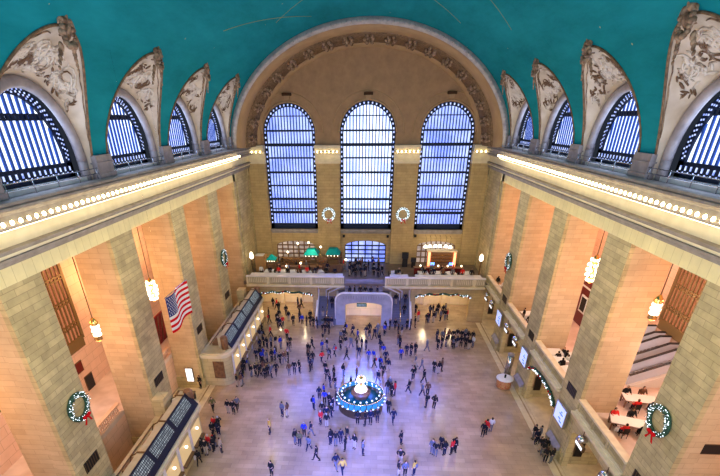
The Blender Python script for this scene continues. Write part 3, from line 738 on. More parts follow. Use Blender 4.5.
# ------------------------------------------------------------------ left ticket booths
def ticket_booth(y0, y1, label, near):
    t = thing('ticket_booth', label, 'booth', (-17.43, y0, 0), group='ticket booths along the left wall')
    L = y1 - y0; xf = 3.0            # depth from wall plane (17.43 -> 14.43)
    body = MB()
    def plan(r, d, o=0):
        pts = [(-.0, -o)]
        nn = 6
        pts += [(d - r + (r + o) * sin(pi / 2 * i / nn), r - (r + o) * cos(pi / 2 * i / nn)) for i in range(nn + 1)]
        pts += [(d - r + (r + o) * cos(pi / 2 * i / nn), L - r + (r + o) * sin(pi / 2 * i / nn)) for i in range(nn + 1)]
        pts += [(-.0, L + o)]
        return pts
    body.prism(plan(1.0, xf, 0), 'z', 0, 3.7); body.build('body', M['wall'], t)
    ld = MB(); ld.prism(plan(1.0, xf, .28), 'z', 3.7, 3.95); ld.prism(plan(1.0, xf, .12), 'z', 3.5, 3.7); ld.build('ledge', M['trim'], t)
    rf = MB(); rf.prism(plan(1.0, xf - .3, -.1), 'z', 3.95, 4.05); rf.build('low_roof', M['roofst'], t)
    up = MB(); bx0, bx1 = 1.65, 2.25
    up.prism([(bx0, 4.05), (3.0, 4.05), (bx1, 5.35), (bx0, 5.35)], 'y', 1.3, L - .6)
    up.build('board_housing', M['roofst'], t)
    for yy in (1.35, L - .65): MB().lathe([(.4, 4.05), (.4, 5.4), (.32, 5.5)], (2.35, yy, 0), 12).build('end_post', M['wood'], t)
    MB().box(.02, 1.0, L - 2.6, L - 1.3, 4.05, 5.7).build('roof_block', M['wall'], t)
    # sloping dark board and its screens
    sl = MB(); sl.prism([(3.02, 4.05), (3.1, 4.08), (2.28, 5.42), (2.2, 5.38)], 'y', 1.4, L - .7); sl.build('board', M['navy'], t)
    nS = 4; seg = (L - 2.6) / nS
    for k in range(nS):
        a = 1.6 + k * seg; b = a + seg - .5
        p = MB(); p.prism([(2.80, 4.54), (2.84, 4.565), (2.363, 5.342), (2.32, 5.32)], 'y', a, b); p.build('display_panel', M['board'], t)
        dv = MB(); dv.box(bx0 - .02, 2.2, b + .1, b + .24, 5.3, 5.42); dv.tube([(bx0, b + .17, 5.3), (1.1, b + .17, 5.0), (.8, b + .17, 4.05)], .05, 5); dv.build('roof_joint', M['bronze'], t)
    # windows and pilasters along the front
    nW = 6; seg = (L - 2.2) / nW
    for k in range(nW):
        a = 1.2 + k * seg
        p = MB(); p.box(xf, xf + .1, a, a + .32, 0, 3.5); p.build('pilaster', M['marble'], t)
        q = MB(); q.box(xf, xf + .06, a + .45, a + seg - .12, 1.2, 2.9); q.build('ticket_window', M['tickglow'], t); MB().ball((xf + .2, a + seg * .55, 2.5), .13, 8, 6).build('window_lamp', M['lampw'], t)
        c = MB(); c.box(xf, xf + .35, a + .4, a + seg - .08, 1.0, 1.15); c.build('counter', M['bronze'], t)
    db = MB(); db.box(1.2, 2.4, -.03, .02, 1.0, 3.1)
    for k in range(4): db.box(1.2 + k * .37, 1.26 + k * .37, -.07, -.03, 1.0, 3.1)
    for k in range(4): db.box(1.2, 2.4, -.07, -.03, 1.0 + k * .66, 1.07 + k * .66)
    db.build('end_grille', M['wood'], t)
    dd = MB()
    for k in range(5): dd.box(.7 + rnd0.uniform(-.2, .1), 1.4, 2 + k * L / 6, 3.5 + k * L / 6, 4.05, 4.3)
    dd.tube([(.4, 2 + j * .5, 4.12) for j in range(int(L * 1.4))], .05, 5); dd.build('roof_ducts', M['wood'], t)
    return t
rnd0 = random.Random(5)
M['tickglow'] = flat('ticket_window_glow', (.2, .12, .06), .4, 0, (1, .7, .35), .5)
ticket_booth(39.85, 57.6, 'stone ticket booth with sloping departure boards, left wall near the balcony', False)
ticket_booth(14.0, 31.2, 'stone ticket booth with sloping departure boards, bottom left of the hall', True)
for (x, y, z, l) in [(-19.3, 39.3 - .1, 4.05, 'a')]:
    pass
# lit poster on the pier side, and pier side panel at left passage
p = thing('lit_poster', 'white lit poster on the pier side in the left passage', 'poster', (-18.85, 39.33, .85))
MB().box(-.36, .36, -.1, 0, 0, 1.6).build('panel', M['signlit'], p); MB().box(-.45, .45, -.06, .02, -.08, 1.68).build('frame', M['bronze'], p)
bx = MB()
t = thing('planter_box', 'low dark metal box on the floor beyond the left ticket booth', 'box', (-18.6, 36.9, 0))
MB().box(-.9, .9, -.45, .45, 0, .75).build('body', M['rubber'], t); MB().box(-.95, .95, -.5, .5, .75, .85).build('rim', M['bronze'], t)
# dark doorway/painting on left gallery wall
for k, (y, z, w_, h_, mt) in enumerate([(31.6, 7.3, .5, .9, 'redwood'), (32.4, 4.6, .5, 1.3, 'rubber')]):
    t = thing('notice_board', ['small dark red picture under the left lattice window', 'grey notice board on the left gallery wall near the floor'][k], 'board', (-25.18, y, z - .3 if k else z - .9))
    MB().box(0, .08, -w_, w_, 0, h_).build('panel', M[mt], t); MB().box(0, .05, -w_ - .08, w_ + .08, -.08, h_ + .08).build('frame', M['bronze'], t)
# dark red restaurant back seen through the left passage bay
t = thing('restaurant_screen', 'dark red lattice screen in the left gallery beyond the passage', 'screen', (-22.6, 41.5, 4.2))
MB().box(-.1, .1, -3, 3, 0, 3.2).build('panel', M['redcarpet'], t)
l = MB()
for k in range(7): l.tube([(.14, -2.9 + k * .9, .1), (.14, -2.9 + (k + 1) * .9 if k < 6 else 2.9, 3.1)], .05, 5)
l.build('lattice', M['wood'], t)
# ------------------------------------------------------------------ wreaths
def wreath(x, y, z, face, R, label, white, leaf='green'):
    """face: rotation about z so that local -y faces the hall"""
    t = thing('wreath', label, 'wreath', (x, y, z), face, 'christmas wreaths hung on piers')
    rn = random.Random(int(y * 10 + x)); g = MB(); lt = MB()
    g.tube([(R * cos(2 * pi * i / 28), -.12, R * sin(2 * pi * i / 28)) for i in range(28)], R * .17, 7, closed=True)
    for k in range(170):
        a = rn.uniform(0, 2 * pi); rr = R + rn.uniform(-.2, .2) * R; q = Vector((rr * cos(a), -.12 + rn.uniform(-.25, .02) * R * .7, rr * sin(a)))
        g.tube([q, q + Vector((rn.uniform(-1, 1), -.6, rn.uniform(-1, 1))).normalized() * R * .16], [R * .035, .005], 4)
    g.build('foliage', M['fir'], t)
    for k in range(120 if not white else 260):
        a = rn.uniform(0, 2 * pi); rr = R + rn.uniform(-.2, .2) * R; lt.ball((rr * cos(a), -.14 - R * .16 + rn.uniform(-.02, .1), rr * sin(a)), R * (.034 if not white else .05), 5, 4)
    lt.build('fairy_lights', M['fairy'], t)
    b = MB()
    bx, bz = (R * .15, -R * .95)
    for sg in (-1, 1):
        b.ball((bx + sg * R * .24, -.2 - R * .2, bz + R * .05), R * .25, 8, 6, (1, .5, .62))
        b.prism([(bx + sg * .03, bz), (bx + sg * R * .1 + R * .08, bz), (bx + sg * R * .38 + R * .08, bz - R * .62), (bx + sg * R * .38 - R * .1, bz - R * .56)], 'y', -.2 - R * .2, -.16 - R * .2)
    b.ball((bx, -.25 - R * .2, bz), R * .11, 6, 5); b.build('bow', M['red'], t)
M['fir'] = noisy('fir_green', (.01, .04, .025), (.03, .10, .06), 6., .8)
M['fairy'] = emis('fairy_light', (.75, .9, 1), 1.6)
wreath(-W, 20.75, 10.6, pi / 2, .82, 'large round wreath with red bow on the nearest left pier', False)
wreath(W, 20.75, 10.85, -pi / 2, .82, 'large round wreath with red bow on the nearest right pier', False)
wreath(-W, 51.6, 11.2, pi / 2, .85, 'wreath with red bow seen edge-on on the far left pier', False)
wreath(W, 51.9, 11.0, -pi / 2, .85, 'wreath with red bow seen edge-on on the far right pier', False)
wreath(-5.72, D - .5, 13.25, 0, .85, 'white lit wreath with red bow left of the centre window', True)
wreath(5.6, D - .5, 13.3, 0, .85, 'white lit wreath with red bow right of the centre window', True)
# ------------------------------------------------------------------ garlands
def garland(name_lbl, pts, amp_axis, n=46):
    t = thing('garland', name_lbl, 'garland', pts[0], group='christmas garlands over low arches')
    rn = random.Random(len(name_lbl)); o = Vector(pts[0]); P = [Vector(p) - o for p in pts]
    g = MB().tube(P, .15, 6)
    for k in range(n * 3):
        i = rn.randrange(len(P) - 1); q = P[i].lerp(P[i + 1], rn.random()); g.tube([q, q + Vector((rn.uniform(-1, 1), rn.uniform(-1, 0), rn.uniform(-1, 1))).normalized() * .26], [.05, .01], 4)
    g.build('foliage', M['fir'], t)
    l = MB(); r = MB()
    for k in range(n):
        i = rn.randrange(len(P) - 1); q = P[i].lerp(P[i + 1], rn.random()) + Vector((0 if amp_axis == 'y' else -.16, -.18 if amp_axis == 'y' else 0, rn.uniform(-.12, .12)))
        (r if k % 4 == 0 else l).ball(q, .06 if k % 4 else .09, 5, 4)
    l.build('fairy_lights', M['fairy'], t); r.build('red_baubles', M['red'], t)
def archline(c, h, zs, ri, y, k=6, amp=.16, n=48):
    return [(c + h * cos(pi - pi * i / n), y, zs + ri * sin(pi * i / n) - amp * abs(sin(k * pi * i / n))) for i in range(n + 1)]
garland('lit garland draped along the low arch left of the staircase', archline(-11.4, 3.95, 3.75, .5, 58.85), 'y')
garland('lit garland draped along the low arch right of the staircase', archline(11.35, 3.9, 3.75, .5, 58.85), 'y')
garland('garland with red baubles on the right balcony arch', [(17.3, 35.75 - 3.3 * cos(pi * i / 30), 3.6 + .85 * sin(pi * i / 30)) for i in range(31)], 'x')
# ------------------------------------------------------------------ chandeliers
def chandelier(x, y, zt, h, label, ceil=ZT, w=1.):
    t = thing('chandelier', label, 'chandelier', (x, y, zt - h), group='glowing globe chandeliers')
    g = MB(); nl = 5
    for j in range(nl):
        z = h * (j + .5) / nl; r = (.34 * sin(pi * (j + 1.1) / (nl + 1.4)) + .12) * w
        for k in range(8): g.ball((r * cos(2 * pi * k / 8 + j * .4), r * sin(2 * pi * k / 8 + j * .4), z), .12, 6, 5)
    g.build('bulbs', M['chan'], t)
    f_ = MB(); f_.lathe([(.05, -.1), (.3, .1), (.12, h * .5), (.3, h * .9), (.06, h + .2)], n=10); f_.build('body', M['brass'], t)
    c = MB().tube([(0, 0, h + .1), (0, 0, ceil - (zt - h))], .035, 5); c.build('chain', M['bronze'], t)
    l = bpy.data.lights.new('chandelier_light', 'POINT'); l.energy = CH_E; l.color = (1, .42, .18); l.shadow_soft_size = .7
    o = bpy.data.objects.new('chandelier_light', l); COL.objects.link(o); o.parent = t; o.location = (0, 0, -.7)
CH_E = 130
chandelier(-19.0, 35.9, 13.6, 1.9, 'chandelier of warm globes in the left bay behind the flag')
chandelier(-19.0, 26.9, 13.7, 1.6, 'chandelier of warm globes in the left bay beside the big wreath', w=.45)
chandelier(19.0, 35.75, 16.1, 2.1, 'chandelier of warm globes in the right bay above the garland')
chandelier(19.0, 26.9, 16.0, 1.5, 'chandelier of warm globes in the right bay above the tables', w=.45)
chandelier(-22.6, 16.6, 14, 1.6, 'chandelier of warm globes in the left gallery, outermost')
chandelier(22.6, 15.6, 14, 1.6, 'chandelier of warm globes in the right gallery, outermost')
for s in (-1, 1):
    for y in (46, 56.3): chandelier(s * 22.4, y, 15, 1.6, 'chandelier of warm globes deep in the %s gallery, %s' % ('left' if s < 0 else 'right', 'farthest' if y > 50 else 'second farthest'))
# ------------------------------------------------------------------ cornice bulbs
def bulb_root(x, y, z, label, group):
    o = bpy.data.objects.new('cornice_bulb', BULB); COL.objects.link(o); o.location = (x, y, z); tag(o, label, 'bulb', group); return o
bm_ = MB().ball((0, 0, 0), .095, 7, 5, (1, 1, 1.25)); BULB = bm_.mesh('cornice_bulb'); BULB.materials.append(M['bulb'])
for s in (-1, 1):
    y = 14.2
    while y < 60.8:
        bulb_root(s * (W - 1.07), y, 21.84, 'bare round bulb in the row under the %s cornice' % ('left' if s < 0 else 'right'), 'bulbs under the %s cornice' % ('left' if s < 0 else 'right')); y += .57
for (a, b) in EPIER:
    for k in range(6): bulb_root(a + .3 + k * (b - a - .6) / 5, D - 1.35, 21.88, 'bare bulb under the capital %s of the centre window' % ('left' if a < 0 else 'right'), 'bulbs on the capital %s of centre' % ('left' if a < 0 else 'right'))
for (a, b) in ECORN:
    for k in range(3): bulb_root((a + .9 if a < 0 else a + .3) + k * .6, D - 1.35, 21.88, 'bare bulb under the cornice at the far %s corner' % ('left' if a < 0 else 'right'), 'bulbs at the far %s corner' % ('left' if a < 0 else 'right'))
# ------------------------------------------------------------------ flag
fl = thing('flag', 'american flag hanging on wires before the left piers', 'flag', (-15.0, 32.2, 11.2))
def flagpt(u, v, off=0): return (.16 * sin(u * 7) * (1 - .3 * v) + off, -2.1 + 4.2 * u, 2.95 * (1 - v) - .12 * sin(u * 6) * v)
NS = 13
for k in range(2):
    m = MB()
    for i in range(NS):
        if i % 2 != k: continue
        u0 = .4 if i < 7 else 0
        m.grid([[flagpt(u0 + (1 - u0) * q / 20, v) for q in range(21)] for v in (i / NS, (i + 1) / NS)])
    m.build('stripes', M['red'] if k == 0 else M['white'], fl, fix=False)
m = MB().grid([[flagpt(.4 * q / 10, v) for q in range(11)] for v in (0, 7 / 26, 7 / 13)]); m.build('union', flat('flag_blue', (.015, .03, .16), .7), fl, fix=False)
m = MB()
for r_ in range(9):
    for c_ in range(6 if r_ % 2 == 0 else 5):
        u = .4 * (c_ * 2 + (1 if r_ % 2 == 0 else 2)) / 12; v = 7 / 13 * (r_ + 1) / 10; p = flagpt(u, v)
        for sg in (-.03, .03):
            pts = [(p[0] + sg, p[1] + (.09 if j % 2 == 0 else .036) * sin(2 * pi * j / 10), p[2] + (.09 if j % 2 == 0 else .036) * cos(2 * pi * j / 10)) for j in range(10)]
            m.add(pts, [tuple(range(10))])
m.build('stars', M['white'], fl, fix=False)
m = MB().tube([(0, -2.2, 2.98), (0, 2.2, 2.98)], .04, 6); m.build('pole', M['steel'], fl)
m = MB()
for y in (-2.0, 2.0): m.tube([(0, y, 2.98), (0, y, EZ + EB * sqrt(1 - (15. / EA) ** 2) - 11.2)], .004, 4)
m.build('wires', M['steel'], fl)
# ------------------------------------------------------------------ information booth
ib = thing('information_booth', 'round information booth with four-faced brass clock in the hall centre', 'booth', (.05, 36.55, 0))
MB().lathe([(2.2, 0), (2.3, .05), (2.25, .9), (2.45, 1.0), (2.45, 1.12)], n=32).build('counter', M['bronze'], ib)
rg = MB()
for k in range(24):
    a0 = 2 * pi * k / 24 + .02; a1 = 2 * pi * (k + 1) / 24 - .02
    rg.add([(r * cos(a), r * sin(a), z) for (r, z) in ((2.42, 1.12), (2.3, 1.75)) for a in (a0, a1)], [(0, 1, 3, 2)])
M['tealglow'] = flat('lit_teal_glass', (.02, .16, .2), .15, 0, (.1, .5, .6), .22)
rg.build('glass_screen', M['tealglow'], ib, fix=False)
MB().tube([(2.32 * cos(2 * pi * k / 32), 2.32 * sin(2 * pi * k / 32), 1.78) for k in range(32)], .05, 6, closed=True).build('rail', M['brass'], ib)
lt = MB()
for k in range(24): a = 2 * pi * k / 24; lt.ball((2.5 * cos(a), 2.5 * sin(a), 1.2), .08, 6, 4, (1.5, 1.5, .7))
for k in range(20): a = 2 * pi * k / 20; lt.ball((1.95 * cos(a), 1.95 * sin(a), 1.85), .1, 6, 4)
lt.build('lamps', M['fairy2'] if 'fairy2' in M else emis('booth_lamp', (.7, .88, 1), .8), ib)
MB().lathe([(1.9, 1.1), (1.95, 1.15), (1.2, 1.3)], n=28).build('desk', flat('dark_teal_desk', (.0, .09, .10), .4), ib)
MB().lathe([(.75, 0), (.75, 1.6), (1.0, 1.75), (1.0, 1.9), (.6, 2.1), (.35, 2.4)], n=20).build('kiosk', M['wood'], ib)
MB().lathe([(.62, 1.92), (.66, 2.2), (.5, 2.5), (.3, 2.65)], n=20).build('lit_dome', M['clockglow'], ib)
MB().lathe([(.3, 2.4), (.18, 2.6), (.14, 2.85), (.34, 2.95), (.34, 3.0)], n=14).build('clock_pedestal', M['brass'], ib)
MB().ball((0, 0, 3.3), .36, 14, 10).lathe([(.08, 3.6), (.12, 3.72), (.02, 3.95)], n=8).build('clock_body', M['brass'], ib)
for k in range(4):
    a = k * pi / 2 + pi / 4; ck = MB()
    R_ = Matrix.Rotation(a, 4, 'Z') @ Matrix.Rotation(pi / 2, 4, 'Y')
    pts = [R_ @ Vector((.28 * cos(2 * pi * j / 16) - 3.3, .28 * sin(2 * pi * j / 16), .3)) for j in range(16)]
    pts2 = [R_ @ Vector((.28 * cos(2 * pi * j / 16) - 3.3, .28 * sin(2 * pi * j / 16), .38)) for j in range(16)]
    ck.grid([pts, pts2], closed=True); ck.add(pts2, [tuple(range(16))])
    ck.build('clock_face', M['clockglow'], ib)
# ------------------------------------------------------------------ right side fittings
LAMPS = [(17.0, 26.4, 'nearest bay, far lamp'), (17.0, 22.6, 'nearest bay, near lamp'), (17.0, 47.0, 'second farthest bay, far lamp'), (17.0, 43.6, 'second farthest bay, near lamp'), (17.0, 57.2, 'farthest bay, far lamp'), (17.0, 54.4, 'farthest bay, near lamp')]
l0 = thing('bracket_lamp', '', 'lamp', (0, 0, 0))
MB().lathe([(.1, .35), (.3, .25), (.42, 0), (.4, -.06), (.3, -.02)], n=14).build('shade', M['steel'], l0)
MB().ball((0, 0, .02), .2, 8, 6).build('globe', M['lampw'], l0)
MB().tube([(.4, 0, .75), (0, 0, .75), (0, 0, .3)], .04, 5).build('bracket', M['bronze'], l0)
MB().box(-.1, .1, -.65, .65, -.75, -.35).build('sign_case', M['bronze'], l0)
MB().box(-.13, -.1, -.52, .52, -.66, -.44).build('sign_face', M['signlit'], l0)
for k, (x, y, nm) in enumerate(LAMPS):
    lb = 'hooded lamp over a lit track sign on the right balcony, ' + nm
    if k == 0: l0.location = (x, y, 4.75); l0['label'] = lb; l0['group'] = 'track lamps on the right balcony'
    else: dup(l0, (x, y, 4.75), 0, lb, 'track lamps on the right balcony')
SCR = [(30.6, 'second nearest right pier'), (40.7, 'third nearest right pier'), (50.9, 'fourth nearest right pier')]
for k, (y, nm) in enumerate(SCR):
    t = thing('display_screen', 'glowing blue and white display screen on the ' + nm, 'screen', (W, y, 3.2), group='display screens on the right piers')
    MB().box(-.35, -.12, -1.0, 1.0, 0, 1.75).build('case', M['steel'], t); MB().box(-.37, -.35, -.88, .88, .1, 1.65).build('screen', M['screen'], t)
    gr = MB()
    for q in range(5): gr.box(-.385, -.37, -.6 + .22 * (q % 3), -.2 + .25 * (q % 2), .3 + q * .22, .42 + q * .22)
    gr.build('graphics', flat('screen_blue', (.02, .05, .5), .4, 0, (.05, .12, .9), 1.5), t)
    t = thing('notice_ledge', 'slanted grey notice ledge below the screen on the ' + nm, 'ledge', (W, y, .0), group='notice ledges under the screens')
    MB().box(-.4, -.1, -1.1, 1.1, 0, 1.0).build('base', M['pier'], t); MB().prism([(-.48, 1.0), (-.1, 1.0), (-.1, 1.5), (-.45, 1.1)], 'y', -1.15, 1.15).build('top', M['grey'], t)
# round kiosk with red patterned skirt
t = thing('round_kiosk', 'round red patterned kiosk with white counter beside the right balcony', 'kiosk', (15.85, 41.2, 0))
MB().lathe([(.75, 0), (.78, .1), (.78, .95), (.7, 1.0)], n=20).build('skirt', noisy('red_pattern', (.45, .05, .02), (.5, .35, .12), 9., .6), t)
MB().lathe([(.72, 1.0), (.9, 1.05), (.9, 1.15), (.6, 1.18)], n=20).build('counter', M['white'], t)
MB().lathe([(.1, 1.18), (.12, 1.5), (.02, 1.6)], n=8).build('urn', M['black'], t)
t = thing('steel_post', 'tall grey steel cylinder behind the round red kiosk', 'post', (16.9, 43.6, 0))
MB().lathe([(.36, 0), (.36, 2.7)], n=18).build('tube', M['steel'], t); MB().lathe([(.4, 2.7), (.4, 2.85), (.2, 2.9)], n=18).build('cap', M['grey'], t)
# escalators
M['escal'] = flat('brushed_steel_treads', (.55, .60, .72), .35)
for k, y in enumerate((39.3, 36.9, 34.3)):
    t = thing('escalator', 'steel escalator in the right gallery, ' + ['farthest of three', 'middle of three', 'nearest of three, with white side'][k], 'escalator', (23.6, y, 5.4), group='escalators in the right gallery')
    def side(off, mat, nm, h0, h1, w_):
        m = MB(); m.prism([(0, h0), (4.2, h0 + 1.9), (5.2, h0 + 1.9), (5.2, h1 + 1.9), (4.2, h1 + 1.9), (0, h1)], 'y', off - w_, off + w_); m.build(nm, mat, t)
    side(-.75, M['escal'], 'balustrade', 0, .9, .09); side(.75, M['escal'], 'balustrade', 0, .9, .09)
    side(-.75, M['rubber'], 'handrail', .9, 1.0, .11); side(.75, M['rubber'], 'handrail', .9, 1.0, .11)
    s_ = MB()
    for q in range(14): s_.box(q * .3, 5.2, -.62, .62, 0 if q else 0, .05 + q * .135)
    s_.build('steps', M['escal'], t)
    cs = MB(); cs.prism([(0, 0), (5.2, 0), (5.2, 2.6), (4.2, 2.6), (0, .7)], 'y', .86, 1.2); cs.prism([(0, 0), (5.2, 0), (5.2, 1.85), (4.2, 1.85), (0, .02)], 'y', -1.2, -.84); cs.build('casing', M['white'] if k == 2 else M['grey'], t)
# ------------------------------------------------------------------ tables
tb = thing('dining_table', '', 'table')
MB().box(-.68, .68, -.68, .68, .72, .76).build('tabletop', M['white'], tb)
cl_ = MB(); cl_.prism([(-.66, .35), (.66, .35), (.7, .765), (-.7, .765)], 'y', -.69, .69); cl_.build('tablecloth', M['white'], tb)
MB().lathe([(.3, 0), (.3, .04), (.05, .08), (.05, .72)], n=12).build('pedestal', M['black'], tb)
ct = thing('cafe_table', '', 'table')
MB().box(-1.2, 1.2, -.6, .6, .72, .77).build('tabletop', M['white'], ct)
MB().box(-1.24, 1.24, -.64, .64, .68, .72).build('apron', M['wood'], ct)
for sx in (-1, 1):
    for sy in (-1, 1): MB().box(sx * 1.12 - .05, sx * 1.12 + .05, sy * .5 - .05, sy * .5 + .05, 0, .68).build('leg', M['wood'], ct)
ch = thing('chair', '', 'chair')
MB().box(-.21, .21, -.21, .21, .42, .47).build('seat', M['black'], ch); MB().box(-.21, .21, .18, .22, .55, .9).build('backrest', M['black'], ch)
for sx in (-1, 1):
    for sy in (-1, 1): MB().box(sx * .18 - .02, sx * .18 + .02, sy * .18 - .02, sy * .18 + .02, 0, .42 if sy < 0 else .9).build('leg', M['black'], ch)
used = {}
def put(proto, loc, rz, label, group):
    if proto.name not in used:
        used[proto.name] = 1; proto.location = loc; proto.rotation_euler = (0, 0, rz); proto['label'] = label; proto['group'] = group; return proto
    return dup(proto, loc, rz, label, group)
CH = []   # seats to be used by people
def chairs(cx, cy, z, places, where):
    for j, (dx, dy, rz) in enumerate(places):
        put(ch, (cx + dx, cy + dy, z), rz, 'black chair at %s, %s' % (where, ['first', 'second', 'third', 'fourth'][j] + ' round the table'), 'black chairs of the dining galleries')
        CH.append((cx + dx, cy + dy, z, rz, where))
for k, (x, y) in enumerate([(18.9, 38.1), (18.7, 36.6), (18.6, 34.6), (20.6, 37.4)]):
    wh = ['farthest of the four', 'second farthest', 'nearest', 'back row'][k] + ' white-clothed table in the garland bay'
    put(tb, (x, y, 5.4), .15 * k, 'white-clothed square dining table, ' + ['farthest in the garland bay', 'middle of the garland bay', 'nearest in the garland bay', 'back row of the garland bay'][k], 'white dining tables on the right gallery')
    chairs(x, y, 5.4, [(.85, 0, -pi / 2), (0, -.85, pi)] if k < 3 else [(-.85, 0, pi / 2)], ['far table', 'middle table', 'near table', 'back table'][k] + ' in the garland bay')
for k, (x, y) in enumerate([(19.2, 47.6), (19.3, 45.6), (21.2, 46.8), (21.3, 44.8), (19.2, 56.8), (19.3, 54.9), (21., 56)]):
    far = k >= 4
    put(tb, (x, y, 5.4), .1, 'white-clothed dining table %s, in the right gallery %s bay' % (['first by the rail', 'second by the rail', 'behind the first', 'behind the second', 'far one by the rail', 'near one by the rail', 'behind the rail tables'][k], 'farthest' if far else 'second farthest'), 'white dining tables on the right gallery')
for k, (x, y) in enumerate([(20.3, 27.0), (22.8, 30.2), (20.9, 23.6)]):
    put(ct, (x, y, 5.4), [-.35, -.2, -.35][k], 'long white cafe table with brown legs in the nearest right bay, ' + ['beside the rail', 'by the escalators', 'half behind the pier'][k], 'long cafe tables on the right gallery')
    chairs(x, y, 5.4, [(-.7, -.95, pi), (.6, -.95, pi), (-.6, .95, 0), (.7, .95, 0)], ['rail', 'escalator', 'pier'][k] + ' cafe table')
rc = MB().box(17.9, 23, 32.5, 39.2, 5.4, 5.412); tag(rc.build('carpet', M['redcarpet']), 'dark red carpet on the right gallery in the garland bay', 'carpet')
t = thing('red_partition', 'dark red restaurant partition with a framed picture, right gallery', 'partition', (24.6, 46.2, 5.4))
MB().box(0, .2, -1.6, 2.4, 0, 5.0).build('panel', M['redwood'], t); MB().box(-.03, .05, -1.6, 2.4, 4.2, 4.4).build('rail', M['white'], t)
MB().box(-.08, 0, -.6, .9, 1.5, 3.4).build('picture_frame', M['white'], t); MB().box(-.1, -.08, -.4, .7, 1.7, 3.2).build('picture', M['black'], t)
# ------------------------------------------------------------------ end balcony furnishings
def umbrella(x, y, z, hw, h, label, flat_top=.25):
    t = thing('canopy_kiosk', label, 'kiosk', (x, y, 5.6), group='teal canopies on the left balcony')
    c = MB(); zb = z - 5.6
    lo = [(-hw, -hw, zb), (hw, -hw, zb), (hw, hw, zb), (-hw, hw, zb)]; k = hw * flat_top; hi = [(-k, -k, zb + h), (k, -k, zb + h), (k, k, zb + h), (-k, k, zb + h)]
    c.add(lo + hi, [(0, 1, 5, 4), (1, 2, 6, 5), (2, 3, 7, 6), (3, 0, 4, 7), (4, 5, 6, 7)]); c.build('canopy', M['teal'], t)
    p = MB()
    for sx in (-1, 1):
        for sy in (-1, 1): p.box(sx * hw * .8 - .04, sx * hw * .8 + .04, sy * hw * .8 - .04, sy * hw * .8 + .04, 0, zb)
    p.build('posts', M['wood'], t)
    MB().box(-hw * .85, hw * .85, -hw * .85, hw * .85, 0, 1.1).build('cabinet', M['wood'], t)
    b = MB()
    for q in range(4): b.ball((-hw * .7 + q * hw * .46, -hw * .9, zb - .15), .07, 6, 4)
    b.build('lamps', M['lampw'], t)
umbrella(-14.3, 64.5, 7.35, .75, .75, 'small teal pyramid canopy at the left end of the balcony', .1)
umbrella(-8.2, 65.5, 8.0, 1.15, .75, 'wide teal canopy over the middle of the left balcony bar', .5)
umbrella(-4.9, 65.8, 8.0, 1.1, .75, 'teal canopy with bright bulbs nearest the centre doorway', .55)
t = thing('service_cabinet', 'tall brown cabinet with cream top at the left balcony corner', 'cabinet', (-15.9, 64.3, 5.6))
MB().box(-.8, .8, -.7, .7, 0, 2.4).build('body', flat('orange_wood', (.38, .2, .08), .5), t); MB().box(-.7, .5, -.6, .6, 2.4, 2.5).build('top', M['white'], t)
def bar(x0, x1, y, label, mat):
    t = thing('bar_counter', label, 'bar', ((x0 + x1) / 2, y, 5.6), group='bar counters on the end balcony'); L = (x1 - x0) / 2
    MB().box(-L, L, -.35, .35, 0, 1.05).build('body', mat, t); MB().box(-L - .1, L + .1, -.45, .45, 1.05, 1.12).build('top', M['wood'], t)
bar(-12.5, -6.5, 63.2, 'long brown bar counter on the left balcony, left part', M['wood'])
bar(-6.1, -3.4, 64.2, 'short brown bar counter on the left balcony near the doorway', M['wood'])
bar(7.4, 14.6, 63.4, 'dark red bar counter before the back bar on the right balcony', M['redwood'])
t = thing('back_bar', 'lit back bar between glowing orange columns on the right balcony', 'bar', (11.85, 66.6, 5.6))
MB().box(-2.2, 2.2, -.1, .5, 0, 2.6).build('cabinet', M['wood'], t)
for x in (-1.95, 1.95): MB().box(x - .18, x + .18, -.35, -.1, .2, 2.5).build('glow_column', M['orangeglow'], t)
MB().box(-2.3, 2.3, -.4, .5, 2.6, 2.8).build('cornice', M['trim'], t)
for z in (1.0, 1.5, 2.0): MB().box(-1.7, 1.7, -.3, -.1, z, z + .04).build('shelf', M['brass'], t)
for x in (-1.35, 1.5): MB().box(x - .3, x + .3, -.32, -.28, .55, .95).build('tv_screen', flat('tv_blue_%d' % int(x * 10), (.02, .05, .3), .4, 0, (.1, .25, 1), 4), t)
bt = MB().lathe([(.05, 0), (.05, .2), (.02, .26), (.02, .34)], n=7)
BOT = bt.mesh('bottle'); BOT.materials.append(flat('amber_glass', (.35, .14, .04), .2))
for r_, z in enumerate((1.04, 1.54, 2.04)):
    for k in range(12):
        o = bpy.data.objects.new('bottle', BOT); COL.objects.link(o); o.location = (11.85 - 1.5 + k * .27, 66.4, 5.6 + z); tag(o, 'amber bottle on the %s shelf of the back bar' % ['lowest', 'middle', 'top'][r_], 'bottle', 'bottles on the %s back bar shelf' % ['lowest', 'middle', 'top'][r_])
for k, x in enumerate((8.3, 10.9, 12.3, 14.3)):
    t = thing('table_lamp', 'small glowing lamp on the red bar counter, %s from the left' % ORD[k], 'lamp', (x, 63.2, 6.72), group='lamps on the red bar counter')
    MB().lathe([(.1, 0), (.1, .03), (.03, .05), (.03, .15)], n=10).build('base', M['brass'], t); MB().ball((0, 0, .25), .13, 8, 6).build('globe', M['lampw'], t)
for k, (x, z) in enumerate([(9.4, 8.95), (10.1, 9.), (10.9, 9.05), (11.6, 9.05), (12.5, 9.), (13.2, 8.9)]):
    t = thing('pendant_lamp', 'bright white pendant lamp before the right low window, %s from the left' % ORD[k], 'lamp', (x, 67.8, z - .5), group='pendant lamps before the right low window')
    MB().lathe([(.3, 0), (.26, .3), (.08, .42)], n=12).build('shade', M['lampw'], t); MB().tube([(0, 0, .4), (0, 0, 1.5), (0, 1.15, 1.6)], .02, 4).build('cord', M['black'], t)
